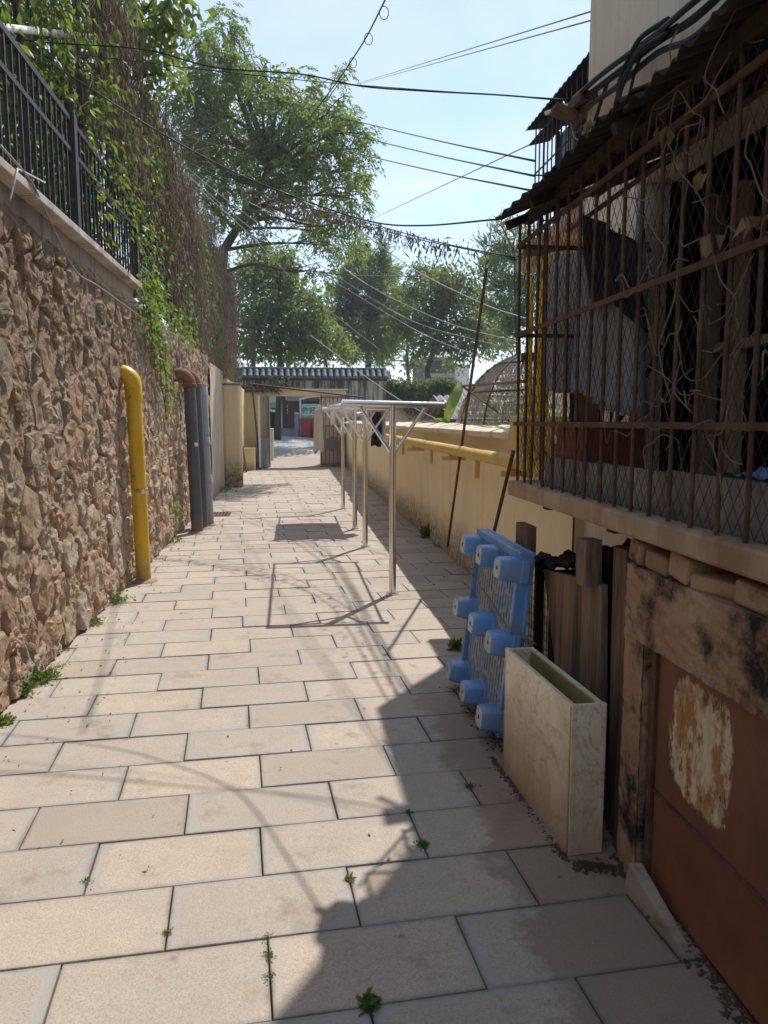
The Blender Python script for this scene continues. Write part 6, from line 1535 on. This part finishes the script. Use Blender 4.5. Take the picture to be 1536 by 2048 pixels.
# ------------------------------------------------------------------ overhead cables
def cable(pts, r, label, mat='cable', n=40, cat='cable', group='overhead cables'):
    return MB().tube(curve_pts(pts, n), r, 6).build('overhead_cable', MT[mat], smooth=True, label=label, cat=cat, group=group)
BR = AX(1150, 196, 1.86)
cable([AX(-60, 45, -2.0), AX(60, 82, -2.0), AY(280, 98, 6.5), AY(430, 135, 6.3), AY(600, 148, 6.0), AY(720, 172, 5.8), AY(850, 182, 5.6), AY(1000, 190, 5.4), AX(1130, 201, 1.80)], 0.006, 'thick black cable crossing the alley high up to the house corner')
cable([AX(-60, 60, -2.0), AX(100, 100, -2.0), AY(330, 130, 6.5), AY(600, 160, 6.1), AY(850, 180, 5.7), AX(1140, 199, 1.80)], 0.003, 'thin black cable just under the thick high cable')
cable([AX(-40, 45, -1.95), AX(60, 100, -1.95), AY(170, 170, 5.8), AY(320, 265, 6.0), AY(480, 350, 6.0), AY(640, 412, 5.6), AY(750, 445, 5.2), AY(850, 451, 4.8), AY(1000, 438, 3.9)], 0.005, 'black cable sagging from the fence to the awning corner')
cable([AX(-40, 120, -1.8), AX(60, 190, -1.8), AX(170, 350, -1.7), AX(250, 430, -1.72), AX(330, 500, -1.72), AX(420, 560, -1.7)], 0.006, 'loose black wire running along the iron fence')
cable([AX(0, 290, -1.57), AX(60, 360, -1.48), AX(90, 420, -1.5), AX(150, 540, -1.5), AX(200, 575, -1.5), AX(290, 640, -1.5)], 0.007, 'grey loose cable drooping over the coping and stones', 'cable_grey')
cable([AX(20, 400, -1.49), AX(34, 345, -1.47), AX(40, 340, -1.5), AX(90, 365, -1.49)], 0.005, 'short white wire end hanging over the coping', 'white')
for k, (a, bq) in enumerate((((640, 225), (1070, 322)), ((640, 255), (1070, 352)), ((640, 290), (1062, 381)))):
    cable([AY(a[0], a[1], 23.5), AY((a[0] + bq[0]) / 2, (a[1] + bq[1]) / 2 + 3, 14), AX(bq[0], bq[1], 2.0)], 0.010, ['uppermost', 'middle', 'lowest'][k] + ' of the three parallel wires right of the tree')
cable([AY(775, -10, 7), AY(735, 70, 8), AY(705, 118, 9), AY(668, 172, 10.5), AY(600, 260, 14)], 0.008, 'steep cable with small hanging loops at the top centre')
for (px, py, yk) in ((768, 12, 7.1), (737, 66, 8), (706, 115, 9)):
    q = AY(px, py, yk); P = [q + Vector((0.04 * math.sin(t), 0.0, -0.055 + 0.055 * math.cos(t))) for t in np.linspace(0, 2 * math.pi, 14)]
    MB().tube(P, 0.004, 5).build('cable_loop', MT['cable'], label={12: 'topmost small loop on the steep cable', 66: 'middle small loop on the steep cable', 115: 'lowest small loop on the steep cable'}[py], cat='loop', group='loops on the steep cable')
for k, (a, bq) in enumerate((((700, 172), (1185, 22)), ((720, 168), (1185, 40)), ((740, 440), (1075, 282)))):
    cable([AY(a[0], a[1], 30), AX(bq[0], bq[1], 2.2)], 0.006, ['upper faint wire rising right to the cream house', 'lower faint wire rising right to the cream house', 'faint wire rising right to the caged balcony'][k], 'cable_grey')
for k, (P, r_, m_) in enumerate([([(380, 330, 12), (560, 400, 12), (700, 436, 11), (860, 480, 9), (1030, 516, 5.5)], 0.006, 'cable'), ([(400, 345, 12.4), (600, 410, 12.2), (780, 465, 10.5), (930, 498, 8), (1030, 520, 5.6)], 0.005, 'cable'),
                                 ([(330, 300, 12), (480, 420, 13), (640, 530, 15), (820, 640, 16), (1010, 695, 12)], 0.006, 'cable_grey'), ([(350, 330, 12), (520, 470, 13), (680, 570, 15), (850, 670, 16), (1010, 730, 12)], 0.007, 'cable_grey'),
                                 ([(560, 380, 13), (700, 450, 13), (830, 540, 13), (960, 605, 11), (1060, 640, 8)], 0.007, 'cable_grey'), ([(540, 540, 20), (620, 542, 20), (720, 552, 20), (860, 552, 24)], 0.014, 'cable'),
                                 ([(620, 670, 24), (720, 745, 22), (800, 800, 19), (880, 842, 16)], 0.012, 'cable_grey'), ([(400, 380, 14), (500, 470, 16), (620, 590, 20), (760, 700, 26)], 0.010, 'cable_grey'),
                                 ([(490, 400, 13), (600, 460, 13), (720, 560, 13), (880, 640, 11), (1060, 690, 8)], 0.006, 'cable_grey')]):
    cable([AY(*q) for q in P], r_, ['upper vine covered cable sagging to the cage', 'lower vine covered cable sagging to the cage', 'grey wire slanting across the conifer, uppermost', 'grey wire slanting across the conifer, lower', 'grey wire slanting across the broad evergreen to the cage',
          'thick dark cable end between the leafy tree and the conifer', 'pale stay wire slanting down in front of the tiled wall', 'grey wire running down from the dried vines behind the tiled wall', 'thin grey wire slanting below the vine covered cables'][k], m_)
# dead tendrils hanging from the two vine-covered cables
C1 = np.array([tuple(q) for q in curve_pts([AY(*q) for q in [(480, 370, 12), (560, 400, 12), (700, 436, 11), (860, 480, 9), (1000, 511, 6)]], 60)])
n_ = 900
ii = np.clip((RNG.beta(2, 2, n_) * (len(C1) - 1)).astype(int), 0, len(C1) - 1)
pos = C1[ii] + RNG.normal(size=(n_, 3)) * np.array([0.12, 0.05, 0.025]); pos[:, 2] -= RNG.exponential(0.05, n_)
V, F_ = leaf_arrays(pos, unit(RNG.normal(size=(n_, 3)) * 0.5 + np.array([0, 0, -1.0])), RNG.uniform(0.03, 0.11, n_), RNG.uniform(0.008, 0.03, n_), 0.4)
o = leaf_obj('dead_tendrils', V, F_, MT['dry'], None, 'stuff'); tag(o, 'dead brown tendrils hanging along the sagging cables', 'vines')
# cable bundle along the house wall
bd = root('cable_bundle', AX(1180, 200, 1.88), 'thick bundle of black cables strapped along the cream house wall', 'cables')
random.seed(5)
for k in range(7):
    o_ = Vector((random.uniform(-0.04, 0), random.gauss(0, 0.02), random.gauss(0, 0.03)))
    MB().tube(curve_pts([AX(1160, 205, 1.86) + o_, AX(1230, 155, 1.86) + o_ * 1.4, AX(1320, 85, 1.85) + o_, AX(1400, 35, 1.84) + o_ * 1.6, AX(1500, -60, 1.84) + o_], 24), random.uniform(0.008, 0.016), 6).build('cable', MT['cable'], bd, smooth=True)
for k in range(6):
    o_ = Vector((random.uniform(-0.05, 0), random.gauss(0, 0.03), random.gauss(0, 0.02)))
    MB().tube(curve_pts([AX(1355, 60, 1.85) + o_, AX(1300, 95, 1.83) + o_, AX(1278, 130, 1.83) + o_, AX(1262, 190, 1.83) + o_ * 1.4, AX(1250, 260, 1.8) + o_], 20), random.uniform(0.008, 0.014), 6).build('drooping_cable', MT['cable'], bd, smooth=True)
for k in range(3):
    o_ = Vector((0, random.gauss(0, 0.01), random.gauss(0, 0.01)))
    MB().tube(curve_pts([AX(1215, 165, 1.86) + o_, AX(1200, 210, 1.85) + o_, AX(1185, 260, 1.84) + o_ * 2, AX(1178, 300, 1.84)], 14), 0.010, 6).build('drop_cable', MT['cable'], bd, smooth=True)
MB().tube(curve_pts([AX(1125, 200, 1.80), AX(1140, 240, 1.82), AX(1150, 275, 1.83), AX(1168, 282, 1.86)], 14), 0.006, 6).build('loop_cable', MT['cable_grey'], bd, smooth=True)
bk = root('cable_bracket', AX(1160, 205, 1.86), 'rusty bracket holding the cables at the house corner', 'bracket')
q = AX(1165, 205, 1.86); MB().box(q, (0.12, 0.22, 0.07)).build('plate', MT['rust_bar'], bk, bevel=0.01); MB().box(q + Vector((-0.1, 0.05, -0.05)), (0.16, 0.12, 0.05), (0, 0.3, 0)).build('clamp', MT['rust_bar'], bk, bevel=0.01)
MB().tube([q + Vector((-0.02, 0.1, 0.03)), q + Vector((-0.16, 0.25, 0.02))], 0.015, 8).build('arm', MT['white'], bk)

# ------------------------------------------------------------------ thin volume added to imitate a veil of lens glare
hz = MB(); hz.bx(-60, 60, -12, 95, -1.2, 13.5)
hm = bpy.data.materials.new('glare_veil'); hm.use_nodes = True; hn = hm.node_tree
hn.nodes.remove(hn.nodes['Principled BSDF'])
pv_ = hn.nodes.new('ShaderNodeVolumePrincipled'); pv_.inputs['Color'].default_value = (0.86, 0.93, 1.0, 1); pv_.inputs['Density'].default_value = 0.0012; pv_.inputs['Anisotropy'].default_value = 0.3
hn.links.new(pv_.outputs[0], hn.nodes['Material Output'].inputs['Volume'])
hz.build('glare_veil', hm, at=(0, 40, -1.2), kind='stuff')
